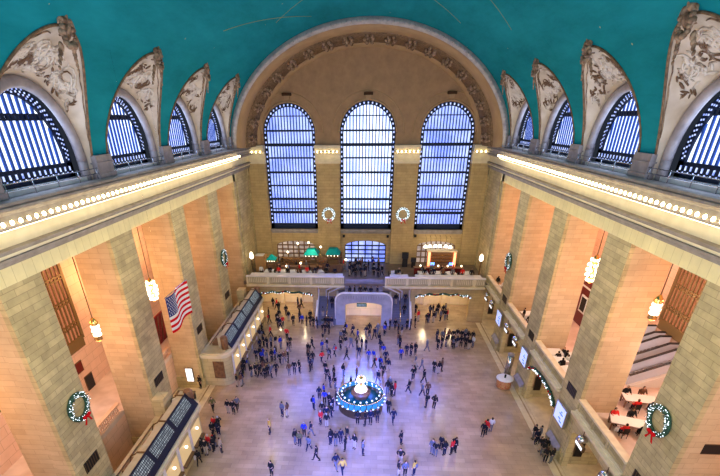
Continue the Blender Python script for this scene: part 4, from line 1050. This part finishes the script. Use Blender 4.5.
for k, (x, y, z) in enumerate([(-12.0, 66, 7.9), (-9.8, 64.2, 6.7), (-11.7, 62.6, 6.7), (-2.9, 64.6, 7.2), (-6.9, 66.5, 8.6), (-10.6, 67.4, 8.9), (-8.9, 67.5, 9.0)]):
    t = thing('globe_lamp', 'round white lamp on a thin stem, left balcony, %s of seven' % ORD[k], 'lamp', (x, y, 5.6), group='globe lamps on the left balcony')
    MB().tube([(0, 0, 0), (0, 0, z - 5.6)], .03, 6).lathe([(.16, 0), (.16, .04), (.03, .06)], n=10).build('stem', M['brass'], t); MB().ball((0, 0, z - 5.45), .17, 8, 6).build('globe', M['lampw'], t)
for s in (-1, 1):
    t = thing('torchiere', 'tall bronze torch lamp standing at the %s end of the balcony' % ('left' if s < 0 else 'right'), 'lamp', (s * 16.6, 61.6, 5.6), group='torch lamps at the balcony ends')
    MB().lathe([(.35, 0), (.35, .15), (.12, .4), (.08, 1.6), (.14, 1.8), (.07, 2.0), (.2, 2.6), (.1, 2.65)], n=12).build('stem', M['bronze'], t)
    MB().lathe([(.16, 2.6), (.3, 2.8), (.26, 3.3), (.08, 3.6)], n=12).build('glass_shade', M['lampw'], t)
for k, (x, y, w_, h_, nm) in enumerate([(6.3, 67.2, .8, 2.2, 'tall'), (4.7, 61.2, .45, 1.3, 'low'), (7.6, 66.9, .6, 1.5, 'medium')]):
    t = thing('espresso_stand', '%s black service stand on the right balcony beside the pilaster' % nm, 'stand', (x, y, 5.6), group='black stands right of the doorway')
    MB().box(-w_ / 2, w_ / 2, -.3, .3, 0, h_ * .6).build('body', M['black'], t); MB().box(-w_ / 2 - .1, w_ / 2 + .1, -.2, .25, h_ * .6, h_).build('screen', M['rubber'], t)
for s in (-1, 1):
    rn = random.Random(11 + s)
    spots = [(x, 60.2) for x in ([-15.9, -14.6, -13.3, -12, -10.6, -9.2, -7.8, -6.4, -5, -3.8] if s < 0 else [4.4, 5.6, 8.0, 9.3, 10.6, 12., 13.4, 14.8, 15.9])]
    for k, (x, y) in enumerate(spots):
        put(tb, (x, y, 5.6), 0, 'white-clothed table along the %s balcony parapet, %s from the left' % ('left' if s < 0 else 'right', ORD[k]), 'white tables along the balcony parapet')
for s in (-1, 1):
    xs_ = [-14.2, -12.4, -10.4, -8.6, -6.8] if s < 0 else [4.6, 8.6, 10.6, 12.6, 14.9]
    for k, x in enumerate(xs_):
        put(tb, (x, 61.9, 5.6), .1 * k, 'white-clothed table in the second row of the %s balcony, %s from the left' % ('left' if s < 0 else 'right', ORD[k]), 'second row tables on the balcony')
        for j, dx in enumerate((-.85, .85)):
            put(ch, (x + dx, 61.9, 5.6), pi / 2 if dx < 0 else -pi / 2, 'black chair %s of the %s second-row table on the %s balcony' % ('left' if j == 0 else 'right', ORD[k], 'left' if s < 0 else 'right'), 'black chairs on the balcony')
for k, (x, y, w_, h_) in enumerate([(-10.4, 64.9, 2.0, 1.9), (-6.6, 64.7, .8, 2.0), (-12.3, 65.6, .9, 1.5), (-4.6, 67.3, 1.0, 2.1)]):
    t = thing('bottle_shelf', 'dark wooden shelf unit with bottles, left balcony, %s' % ['widest, behind the long bar', 'between the two teal canopies', 'left of the long bar', 'rearmost near the doorway'][k], 'shelf', (x, y, 5.6), group='shelf units on the left balcony')
    MB().box(-w_, w_, .1, .4, 0, h_).build('back', M['wood'], t); MB().box(-w_, w_, -.3, .1, 0, 1.0).build('cabinet', M['wood'], t)
    for q in range(2): MB().box(-w_, w_, -.25, .1, 1.3 + q * .4, 1.34 + q * .4).build('shelf', M['brass'], t)
    for q in range(int(w_ * 6)):
        o = bpy.data.objects.new('bottle', BOT); COL.objects.link(o); o.location = (x - w_ + .15 + q * .32, y - .05, 5.6 + (1.34 if q % 2 else 1.0)); tag(o, 'bottle on the shelf unit, left balcony, ' + ['behind the long bar', 'between the canopies', 'left of the long bar', 'near the doorway'][k], 'bottle', 'bottles on left balcony shelf %s' % ORD[k])
spk = MB()
for k, (x, z) in enumerate([(-6.5 - .6, 10.0), (7.8, 10.), (3.5, 9.9), (-3.4, 9.9)]):
    t = thing('wall_speaker', 'small black wall speaker above the balcony, %s' % ['left of the left wreath pilaster', 'right of the right wreath pilaster', 'right of the doorway', 'left of the doorway'][k], 'speaker', (x, D - .02, z - .2), group='wall speakers on the end wall')
    MB().box(-.18, .18, -.25, 0, 0, .36).build('case', M['black'], t); MB().box(-.12, .12, -.27, -.25, .05, .3).build('grille', M['rubber'], t)
# ------------------------------------------------------------------ people
def skin(chains, name, sub=1):
    """chains: list of lists of (point, radius, key) joined where keys repeat; grown with a Skin modifier"""
    V = []; E = []; R = []; K = {}
    for c in chains:
        prev = None
        for p, r, *k in c:
            key = k[0] if k else None
            if key is not None and key in K: i = K[key]
            else:
                i = len(V); V.append(p); R.append(r)
                if key is not None: K[key] = i
            if prev is not None and prev != i: E.append((prev, i))
            prev = i
    me = bpy.data.meshes.new(name); me.from_pydata(V, E, []); o = bpy.data.objects.new(name, me); COL.objects.link(o)
    mod = o.modifiers.new('skin', 'SKIN'); sv = me.skin_vertices[0].data
    for i, r in enumerate(R): sv[i].radius = (r, r) if not isinstance(r, tuple) else r; sv[i].use_root = (i == 0)
    mod.use_smooth_shade = True
    if sub: o.modifiers.new('sub', 'SUBSURF').levels = sub
    bpy.context.view_layer.update()
    dg = bpy.context.evaluated_depsgraph_get(); out = bpy.data.meshes.new_from_object(o.evaluated_get(dg)); out.name = name
    bpy.data.objects.remove(o); bpy.data.meshes.remove(me)
    return out
def joinmesh(me, mb):
    import bmesh
    b = bmesh.new(); b.from_mesh(me); t = mb.mesh('tmp'); b.from_mesh(t); b.to_mesh(me); b.free(); bpy.data.meshes.remove(t); return me
POSES = {}
def make_pose(code, arms, legs, sit=False):
    dz = -.43 if sit else 0
    hip = Vector((0, 0, .94 + dz))
    chest = Vector((0, -.02 if not sit else .02, 1.30 + dz)); neck = Vector((0, 0, 1.47 + dz)); head = Vector((0, -.02, 1.60 + dz))
    ch = [[(hip, .12, 'hip'), (Vector((0, 0, 1.1 + dz)), .115, 'w'), (chest, .14, 'c'), (neck, .06, 'n'), (neck + Vector((0, -.01, .07)), .055)]]
    jk = [[(hip + Vector((0, 0, -.04)), (.155, .19), 'hip'), (Vector((0, 0, 1.1 + dz)), .145, 'w'), (chest, (.15, .2), 'c'), (neck + Vector((0, 0, -.03)), .085)]]
    tr = [[(hip + Vector((0, 0, .06)), .13, 'hip')]]
    shoes = MB()
    tl = []
    for sd, (kn, an) in zip((-1, 1), legs):
        h = hip + Vector((sd * .09, 0, -.04)); k = Vector(kn); k.x += sd * .1; a = Vector(an); a.x += sd * .1
        ch.append([(hip, .12, 'hip'), (h, .085), (k, .055), (a, .04)])
        tr.append([(hip + Vector((0, 0, .06)), .13, 'hip'), (h, .105), (k, .075), (a + Vector((0, 0, .03)), .06)])
        R_ = None
        shoes.ball((a.x, a.y - .07, a.z - .045), .075, 8, 6, (.62, 1.75, .62))
    for sd, (el, wr) in zip((-1, 1), arms):
        s_ = Vector((sd * .19, 0, 1.41 + dz)); e = Vector(el); e.x *= sd; e.z += dz; w_ = Vector(wr); w_.x *= sd; w_.z += dz
        d = (w_ - e).normalized(); pm = w_ + d * .06; side = Vector((0, -1, 0)) if abs(d.z) > .7 else Vector((-sd, 0, 0)); side = (side - d * side.dot(d)).normalized()
        nrm_ = d.cross(side)
        ch.append([(chest, .14, 'c'), (s_, .06), (e, .045), (w_, .03), (pm, (.035, .02), 'p%d' % sd)])
        for q, off in enumerate((-.03, -.01, .01, .03)):
            L = (.065, .08, .085, .07)[q]; b0 = pm + side * off + d * .02
            ch.append([(pm, .03, 'p%d' % sd), (b0, .011), (b0 + d * L * .55, .010), (b0 + d * L * .9 + nrm_ * .02, .008)])
        t0 = w_ + d * .03 + side * .03
        ch.append([(pm, .03, 'p%d' % sd), (t0, .012), (t0 + side * .03 + d * .04, .009)])
        jk.append([(chest, .15, 'c'), (s_, .085), (e, .068), (w_ - d * .02, .052)])
    body = skin(ch, 'body', 1)
    hd = MB(); hd.ball(head, .1, 14, 10, (.80, .98, 1.22)); hd.ball(head + Vector((0, -.103, -.01)), .02, 6, 5, (.7, 1, 1.3)); hd.ball(head + Vector((0, -.085, -.058)), .022, 6, 4, (1.3, .6, .35))
    for sd in (-1, 1): hd.ball(head + Vector((sd * .082, .0, 0)), .024, 6, 5, (.4, .8, 1.2))
    hd.ball(head + Vector((0, -.045, -.1)), .035, 6, 5, (1, 1, .6))
    joinmesh(body, hd)
    for p in body.polygons: p.use_smooth = True
    eyes = MB()
    for sd in (-1, 1): eyes.ball(head + Vector((sd * .034, -.09, .012)), .011, 6, 4)
    h0 = MB()   # hair cap
    rows = []
    for j in range(7):
        th = pi * .5 * j / 6 * 1.15
        rows.append([(head.x + .092 * sin(th) * cos(2 * pi * i / 14), head.y + .012 + .112 * sin(th) * sin(2 * pi * i / 14) * (1 if sin(2 * pi * i / 14) > 0 else .82), head.z + .022 + .112 * cos(th) - (.05 if (sin(2 * pi * i / 14) > .2 and j == 6) else 0)) for i in range(14)])
    h0.grid(rows, closed=True)
    h1 = MB(); h1.grid(rows, closed=True); h1.ball(head + Vector((0, .05, -.08)), .09, 8, 6, (1, .6, 1.4))
    jm = skin(jk, 'jacket', 1); tm = skin(tr, 'trousers', 1)
    if sit: pass
    col_ = MB().tube([(.075 * cos(2 * pi * i / 12), -.01 + .075 * sin(2 * pi * i / 12), neck.z - .01) for i in range(12)], .03, 6, closed=True)
    joinmesh(jm, col_)
    for p in jm.polygons: p.use_smooth = True
    em = eyes.mesh('eyes'); hm = h0.mesh('hair'); hl = h1.mesh('hair'); sm_ = shoes.mesh('shoes')
    bp = MB(); bp.ball((0, .2, 1.22 + dz), .17, 10, 8, (.9, .6, 1.3)); bpm = bp.mesh('backpack')
    for m_ in (body, em, hm, hl, sm_, jm, tm, bpm): m_.materials.append(M['black'])
    POSES[code] = (body, jm, tm, sm_, hm, hl, em, bpm)
straight = [((0, -.01, .5), (0, .01, .09))] * 2
make_pose('s', [((.27, .03, 1.13), (.27, -.06, .9)), ((.26, .03, 1.13), (.25, -.08, .9))], straight)
make_pose('w', [((.27, .12, 1.15), (.28, .1, .92)), ((.27, -.05, 1.14), (.27, -.22, .96))], [((0, -.16, .52), (0, -.27, .1)), ((0, .06, .5), (0, .32, .14))])
make_pose('h', [((.34, .08, 1.15), (.2, -.06, .98)), ((.34, .08, 1.15), (.2, -.06, .98))], [((.03, -.01, .5), (.07, .01, .09))] * 2)
make_pose('p', [((.25, -.12, 1.18), (.1, -.32, 1.42)), ((.25, -.12, 1.18), (.1, -.32, 1.42))], straight)
make_pose('q', [((.27, -.06, 1.15), (.18, -.33, 1.15)), ((.27, -.06, 1.15), (.18, -.33, 1.15))], [((0, -.42, .5), (0, -.42, .09))] * 2, sit=True)
CCOL = {'k': ((.012, .012, .014), 'black'), 'g': ((.12, .12, .13), 'grey'), 'n': ((.01, .013, .032), 'navy'), 'r': ((.6, .02, .02), 'red'), 'b': ((.13, .06, .03), 'brown'), 't': ((.42, .33, .22), 'tan'), 'w': ((.6, .6, .58), 'white'), 'u': ((.02, .035, .28), 'bright blue'), 'y': ((.55, .33, .05), 'mustard yellow'), 'o': ((.12, .11, .04), 'olive green')}
CM = {k: flat('cloth_' + v[1].replace(' ', '_'), v[0], .85) for k, v in CCOL.items()}
SKINS = [flat('skin_%d' % i, c, .55) for i, c in enumerate([(.62, .38, .27), (.52, .30, .2), (.30, .16, .09)])]
HAIRS = [flat('hair_%d' % i, c, .6) for i, c in enumerate([(.012, .009, .007), (.06, .03, .015), (.32, .2, .08), (.35, .34, .33)])]
SHOEM = flat('shoe_black', (.015, .013, .012), .4)
TROU = [('k', 'black trousers'), ('n', 'navy jeans'), ('g', 'grey trousers'), ('t', 'tan trousers'), ('k', 'black trousers'), ('n', 'navy jeans')]
PV = {'s': 'standing', 'w': 'walking', 'h': 'standing with hands in pockets', 'p': 'raising both hands to the face', 'q': 'sitting'}
PEOPLE = []; rp = random.Random(21)
def childof(me, nm, root, mat):
    o = bpy.data.objects.new(nm, me); COL.objects.link(o); o.parent = root; o.material_slots[0].link = 'OBJECT'; o.material_slots[0].material = mat; return o
def person(x, y, z, c, pose, zone, rz=None, group=None):
    body, jm, tm, sm_, hm, hl, em, bpm = POSES[pose]
    if rz is None: rz = rp.uniform(0, 2 * pi)
    o = bpy.data.objects.new('person', body); COL.objects.link(o); o.location = (x, y, z); o.rotation_euler = (0, 0, rz); s_ = rp.uniform(.95, 1.07); o.scale = (s_, s_, s_)
    o.material_slots[0].link = 'OBJECT'; o.material_slots[0].material = rp.choice(SKINS)
    t = rp.choice(TROU); hair = rp.randrange(4) if rp.random() < .5 else 0
    childof(jm, 'jacket', o, CM[c]); childof(tm, 'trousers', o, CM[t[0]]); childof(sm_, 'shoes', o, SHOEM); long_ = rp.random() < .4
    childof(hl if long_ else hm, 'hair', o, HAIRS[hair]); childof(em, 'eyes', o, M['black'])
    bag = rp.random() < .14 and pose in 'sw'
    if bag: childof(bpm, 'backpack', o, CM[rp.choice('krung')])
    desc = 'person in %s jacket and %s %s' % (CCOL[c][1], t[1], PV[pose] if not bag else PV[pose] + ' with backpack')
    PEOPLE.append((o, desc, zone)); o['category'] = 'person'; o['group'] = group or 'people ' + zone
    return o
def zone_of(x, y):
    d = sqrt((x - .05) ** 2 + (y - 36.55) ** 2)
    if d < 5.2:
        if abs(x) > abs(y - 36.5): return 'left of the clock booth' if x < 0 else 'right of the clock booth'
        return 'before the clock booth' if y < 36.5 else 'behind the clock booth'
    if y > 57.3: return 'under the left low arch' if x < -7 else 'under the right low arch' if x > 7 else 'in the stair passage'
    if y > 53 and abs(x) < 7.5: return 'at the foot of the stairs'
    if x < -12 and y > 38: return 'by the far ticket booth'
    if x < -12: return 'by the near ticket booth'
    if x > 15: return 'by the right piers'
    if x > 7.5 and y > 45: return 'in the crowd before the far right piers'
    if y < 33: return 'on the near floor, left half' if x < 0 else 'on the near floor, right half'
    if y > 46: return 'on the far floor, left half' if x < -4 else 'on the far floor, centre' if x < 4 else 'on the far floor, right half'
    return 'on the mid floor, left half' if x < 0 else 'on the mid floor, right half'
FLOORP = "-5.84,30.36,ks -5.4,30.14,os -4.48,29.5,gw -3.64,28.22,kw -2.57,30.43,ks -2.1,30.32,ks -1.66,30.67,ns -1.2,29.67,kh -0.36,29.98,ks 0.39,29.08,gh -1.27,26.7,yw -1.88,27.27,nw -7.2,26.19,ks 3.86,30.76,kh 3.64,28.18,kh 3.39,26.75,ks 3.95,26.74,gs 4.72,26.86,ys 6.54,29.62,gs 6.79,29.28,ks 7.42,30.21,ks 7.61,29.46,ks 8.26,29.62,rs 8.61,29.95,ks 6.82,36.75,ks 7.61,36.49,kh 6.62,38.86,gw 7.21,39.01,bs 5.22,39.44,kw 7.07,41.46,kw 5.92,42.12,kw 8.51,43.9,ks 9.02,43.62,ks 9.46,44.26,bs -7.78,34.5,gs -7.25,34.41,bs -8.47,31.69,ys -8.42,42.54,bs -7.82,42.8,ks -12.75,41.95,ks -12.28,42.13,ks -11.74,41.85,kw -11.05,41.59,ks -10.58,42.36,gs -13.05,45.79,ns -12.15,45.16,us -11.57,45.19,gs -0.51,41.96,bs -2.06,42.62,ks -2.85,39.92,ks -3.43,40.1,ns 2.88,35.55,ks 3.29,33.96,nw -0.19,33.56,ks 0.55,33.39,ks 1.08,33.63,ns 1.74,33.99,ks 2.9,39.06,ks 3.32,38.56,ks 3.69,38.84,rs 3.18,39.74,gs -3.79,34.87,ks -3.26,33.95,ns -2.85,34.64,ks -3.81,33.38,rs -3.73,36.83,us -3.19,36.37,ks -2.79,35.59,ns -2.5,36.74,ks -4.38,37.67,ns -3.93,38.2,us -6.03,43.43,ns -6.52,45.43,ks -6.48,48.97,kw -5.13,48.57,us -4.07,46.39,nw -3.42,47.3,gw -0.68,49.25,ks -0.07,49.46,ks 0.5,49.3,ks 0.82,46.2,uw 1.55,44.59,nw 2.27,50.82,ks 2.36,48.93,nw 2.68,47.59,uw 2.51,42.7,kw 3.14,43.88,nw 4.88,49.98,ks 4.82,46.82,us 5.6,47.9,ns 6.15,47.93,ks 4.71,50.93,bs 6.5,45.23,gw 8.28,49.2,gw 7.15,44.46,gw 3.13,54.68,ks 3.8,55.6,ns 4.55,55.6,ks 6.2,55.6,ks 6.71,55.6,ns 7.4,56.33,ks -1.39,53.19,nw -2.92,51.57,gw 0.46,53.27,nw 1.61,52.29,nw -1.48,49.68,gw -0.65,51.67,uw -1.86,46.5,nw 1.91,41.21,nw -1.09,40.01,ks 9.92,52.11,ns 10.63,52.21,gs 11,52.72,bs 11.54,52.51,bs 12.09,52.2,ks 12.7,52.65,ks 13.22,52.28,ks 13.78,52.79,gs 13.99,52.05,ks 14.63,52.15,ks 9.75,49.85,ks 10.3,50.21,ks 10.92,50.71,ks 11.75,50.77,ks 11.79,50.01,ks 12.3,50.49,ns 12.81,50.49,ks 13.36,50.25,ks 13.8,49.97,ks 14.39,50.65,ws -13.4,34.79,ks -12.8,34.65,ks -12.57,35.27,gw -15.04,35,ow -13.85,31.84,rs -13.76,31.02,ks -13.07,29.61,ks -13.49,29.12,rs -13.55,28.44,ks -13.92,28.65,ks -12.32,28.84,ts -13.73,27.14,kw -13.43,31.84,kh -13.31,31.24,ks -13.01,28.92,ks -17.84,39.22,ks -13.85,39.78,ks -13.4,40.22,ns -12.66,46.09,ks -11.07,45.57,ks -11.86,42.22,ks -11.45,42.62,bs -10.8,41.9,ks -10.38,41.81,gs -9.93,42.5,kw -7.27,43.01,ks -13.85,42.31,ks -13.93,43.29,ks -13.4,43.46,gs -12.93,49.44,ks -12.39,48.99,ks -11.89,49.25,gs -13.85,51.36,ns 11.6,32.32,ks 11.92,32.64,rs 12.48,33.04,ws 16.2,32.14,ks 16.2,31.51,ns 16.65,31.98,gs 16.2,30.49,ks 16.65,30.37,ks 16.2,29.05,ks 16.65,28.96,ks 16.2,29.86,ks -13.4,39.83,bs -5.27,50.89,kw -10.74,45.99,us -13.64,62.28,rw -5.36,55.6,ks -11.78,60.04,ks -5.98,45.35,kw -9.86,62.96,kw -9.93,45.03,kw -14.36,63.01,ks -13.32,51.18,ks -12.6,57.2,ks -4.94,55.76,ns -5.74,54.87,gw -9.47,45.28,bw -11.68,43.46,kw -11.31,49.34,ks -5.21,53.6,kw -12.15,55.46,ks -4.46,55.8,nw -9.82,60.58,bw -11.78,55.16,nw -6.83,47.64,kw -13.19,48.47,ns -8.81,56.54,us -14.24,59.05,ks -6.57,55.6,ks -12.23,46.06,uw -7.63,56.33,kw -7.08,55.6,kw -9.52,48.23,kw -11.52,55.78,rs -9.03,45.49,ks -10.62,49.07,us -10.78,46.58,kw -13.71,56.79,kw -10.23,51.67,rs -9.43,49.43,ks -10.44,63.19,ns -12.64,52.41,rw -4.69,53.69,ks -13.85,52.76,kw -5.99,43.88,gs -4.9,45.59,rw -4.21,42.95,ks 6.05,42.52,ks 0.89,52.36,kw -2.41,53.82,kw -3.89,41.71,kw -3.03,41.1,kw 5.34,53.51,ns -3.14,42.03,ks -2.21,49.92,ks 1.44,46.23,us -4.57,49.1,ks 4.86,53.73,ks 0.91,53.76,kw 2.9,45.92,nw -2.78,49.1,ks 2.24,44.47,us 2.05,53.65,gw 2.99,53.69,us -0.42,46.93,nw 6.74,48.31,ks -2.52,52.06,kw 9.2,57.78,ks 8.07,58.62,rs 11.34,58.87,gs 10.55,61.36,ks 10.02,60.73,ns 7.94,61.3,ks 10.86,60.13,ks 9.52,58.17,ks 12.04,59.05,ks 10.24,58.25,ks 12.4,59.37,rs 11.31,61.38,ks 12.44,61.64,gs 12.03,61.07,ks -13.05,60.85,ks -11.02,57.79,ks -12.5,58.31,ks -10.08,56.32,ks -8.16,56.41,ks -9.35,57.54,ns -7.82,58.02,ks -5.17,31.49,us -4.54,31.66,nw -1.1,31.05,kw -3.16,32.95,ks -4.76,35.76,us"

for e in FLOORP.split():
    x, y, cp_ = e.split(','); x = float(x); y = float(y); person(x, y, 0, cp_[0], cp_[1], zone_of(x, y))
# central upper landing crowd, stairs
rq = random.Random(4); pos = []
for k in range(200):
    if len(pos) >= 24: break
    x, y = rq.uniform(-2.5, 2.6), rq.uniform(60.9, 66.5)
    if all((x - a) ** 2 + (y - b) ** 2 > .3 for a, b in pos): pos.append((x, y))
for k, (x, y) in enumerate(pos): person(x, y, 5.6, rq.choice('kknnnugb'), rq.choice('ssw'), 'on the balcony at the head of the stairs')
for x, y in ((-2.0, 57.6), (-1.3, 57.5), (.2, 57.7), (1.0, 57.5), (1.9, 57.6), (-.5, 57.6)): person(x, y, 3.95, rq.choice('kn'), 's', 'leaning at the stair parapet')
for x, k in ((-5.9, 4), (-4.6, 9), (5.9, 6), (4.7, 12), (6.1, 13)): person(x, 56.5 + .1 + k * .23 + .12, (k + 1) * .165, rq.choice('kng'), 's', 'on the stair flight', rq.choice((0, pi)))
for k, x in enumerate([-15.2, -13.9, -12.6, -11.3, -9.8, -8.4, -7.1, -5.6, -4.3]):
    o = person(x, 61.05, 5.6, rq.choice('kknbwgr'), 's', 'behind the parapet tables, left balcony', 0)
for k, (x, y) in enumerate([(-12.8, 62.3), (-11.5, 62.3), (-9.7, 62.2), (-8.2, 62.3), (-7.0, 62.2), (-5.6, 63.2), (-10.5, 64.4), (-8.9, 63.9), (-12.9, 65.9), (-3.3, 65.5)]): person(x, y, 5.6, 'kwrkbnkgkr'[k], 's', 'at the bar, left balcony')
for k, x in enumerate([5.0, 8.7, 10., 11.3, 12.7, 14.1, 15.4]): person(x, 61.05, 5.6, 'kknbgrk'[k], 's', 'behind the parapet tables, right balcony', 0)
for k, x in enumerate([8.5, 9.9, 11.4, 13.0]): person(x, 62.5, 5.6, 'kgkr'[k], 's', 'at the red bar, right balcony')
for k, (cx, cy, cz, crz, wh) in enumerate(CH): person(cx, cy, cz, 'kkwknkkrkrkrkkbr'[k % 16], 'q', 'at the ' + wh, crz + 0)
for k, (x, y) in enumerate([(18.6, 47.0), (20.2, 46.3), (20.1, 44.6), (18.5, 44.9), (18.6, 56.0), (20.0, 55.3), (18.4, 58.0)]): person(x, y, 5.4, 'kwkkwkk'[k], 's', 'among tables, farther right gallery')
from collections import defaultdict
gp = defaultdict(list)
for o, d, z in PEOPLE: gp[(d, z)].append(o)
for (d, z), L in gp.items():
    L.sort(key=lambda o: o.location.x / max(8, o.location.y))
    for i, o in enumerate(L):
        if len(L) == 1: o['label'] = d + ', ' + z
        else: o['label'] = d + ' ' + z.replace(', left half', ' left').replace(', right half', ' right') + ', ' + (ORD[i] if i < 20 else 'last') + ' from left'
for o, d, z in PEOPLE:   # keep within sixteen words
    w_ = o['label'].split()
    if len(w_) > 16: o['label'] = o['label'].replace(' jacket and ', ', ').replace('standing with hands in pockets', 'hands in pockets').replace(' trousers', ' legs') ; 
    w_ = o['label'].split()
    if len(w_) > 16: o['label'] = o['label'].replace('person in', 'person,').replace(' the ', ' ')

# ------------------------------------------------------------------ west wall behind the camera with its three tall windows
w = holed_wall(-18.2, 18.2, 0, 36.5, [(-11.2, 3.74, WS, WSP, 3.74), (0., 3.95, WS, WSP, 3.95), (11.2, 3.74, WS, WSP, 3.74)], -3.6, -3.0)
tag(w.build('wall_front', M['end']), 'stone wall behind the camera with three tall windows', 'wall', kind='structure')
def area(name, loc, rot, sx, sy, e, col, spread=None):
    l = bpy.data.lights.new(name, 'AREA'); l.shape = 'RECTANGLE'; l.size = sx; l.size_y = sy; l.energy = e; l.color = col
    if spread: l.spread = spread
    o = bpy.data.objects.new(name, l); COL.objects.link(o); o.location = loc; o.rotation_euler = rot; return o
for c in (-11.2, 0, 11.2):
    area('west_window_area', (c, -3.3, 19), (radians(90), 0, 0), 6.8, 14, 2300, (.75, .84, 1.))
for (c, e) in ((-11.2, 350), (0, 3600), (11.2, 350)):
    area('east_window_daylight', (c, D - .15, 17.6), (radians(-62), 0, 0), 6.8, 12.5, e, (.11, .17, 1.), radians(75))  # blue light added before the glass, aimed to tint the floor
area('west_window_area', (0, -2.9, 19), (radians(60), 0, 0), 6.8, 12, 5200, (.11, .17, 1.), radians(38))  # extra narrow blue beam added to tint the near centre floor
# daylight through the side lunettes
for s in (-1, 1):
    for y in BAYC[1:]:
        area('lunette_daylight', (s * 18.3, y, 25.), (0, s * radians(90), 0), 3.5, 6.0, 200, (.55, .7, 1.))
# point lights without fixtures: underpass, below the right balcony, galleries, end balcony, hall
def point(loc, e, col, r=.3):
    l = bpy.data.lights.new('fill_point', 'POINT'); l.energy = e; l.color = col; l.shadow_soft_size = r
    o = bpy.data.objects.new('fill_point', l); COL.objects.link(o); o.location = loc; return o
WARM = (1, .72, .38)
for x in (-13.5, -9.5, 9.5, 13.5): point((x, 62.6, 4.2), 330, (1, .78, .48))
point((0, 58.6, 2.9), 160, (1, .8, .45))
for y in (15, 25.5, 35.7, 46, 56): point((19.6, y, 4.3), 130, WARM); 
for y in (15, 25.5, 35.7, 46, 56): point((24.5, y, 16), 880, (1, .48, .26), .6); point((-22.6, y, 14), 680, (1, .52, .2), .6)  # unseen warm fill added behind the piers to colour the reveals
point((-19, 35.7, 3), 120, WARM)
for p_, e_ in (((22.5, 27, 10.5), 420), ((26, 36.5, 12), 420), ((20.5, 36, 9.5), 160), ((20.5, 46, 9), 120), ((20.5, 56, 9), 120), ((-23, 28, 8.5), 260), ((-23, 19, 8.5), 160)): point(p_, e_, (1, .88, .78), .4)  # pale fill added over gallery floors, tables and escalators
for x in (-13, -8, 9, 13): point((x, 64, 9.2), 130, (1, .7, .4))
for s in (-1, 1):
    for y in (17, 27, 37, 47, 57): point((s * 12.6, y, 16.5), 470, (1, .86, .46), 1.2)  # unseen fill added in mid-hall to brighten the pier fronts
wd = bpy.data.worlds.new('world'); SC.world = wd; wd.use_nodes = True
wd.node_tree.nodes['Background'].inputs[0].default_value = (.45, .55, .8, 1); wd.node_tree.nodes['Background'].inputs[1].default_value = .04
# ------------------------------------------------------------------ camera
cam = bpy.data.cameras.new('camera'); co = bpy.data.objects.new('camera', cam); COL.objects.link(co); SC.camera = co
yaw, pitch, roll = -0.06287353660942022, 0.5265002218597258, -0.0073636285705203875
fpx, ppx, ppy = 428.17966974850106, 341.3697103743347, 367.068431226878
Fv = Vector((sin(yaw) * cos(pitch), cos(yaw) * cos(pitch), -sin(pitch))); R0 = Vector((cos(yaw), -sin(yaw), 0)); U0 = R0.cross(Fv)
Rv = cos(roll) * R0 + sin(roll) * U0; Uv = -sin(roll) * R0 + cos(roll) * U0
mw = Matrix((Rv, Uv, -Fv)).transposed().to_4x4(); mw.translation = Vector((.3758856, 0, 26.)); co.matrix_world = mw
cam.sensor_width = 36; cam.lens = 36 * fpx / 720; cam.shift_x = (360 - ppx) / 720; cam.shift_y = (ppy - 238) / 720; cam.clip_end = 500; cam.clip_start = .1
SC.view_settings.view_transform = 'Standard'; SC.view_settings.look = 'None'; SC.view_settings.exposure = .2; SC.view_settings.gamma = 1.; SC.view_settings.use_curve_mapping = False
SC.cycles.max_bounces = 6; SC.cycles.diffuse_bounces = 4; SC.cycles.glossy_bounces = 2
SC.cycles.sample_clamp_indirect = 4.
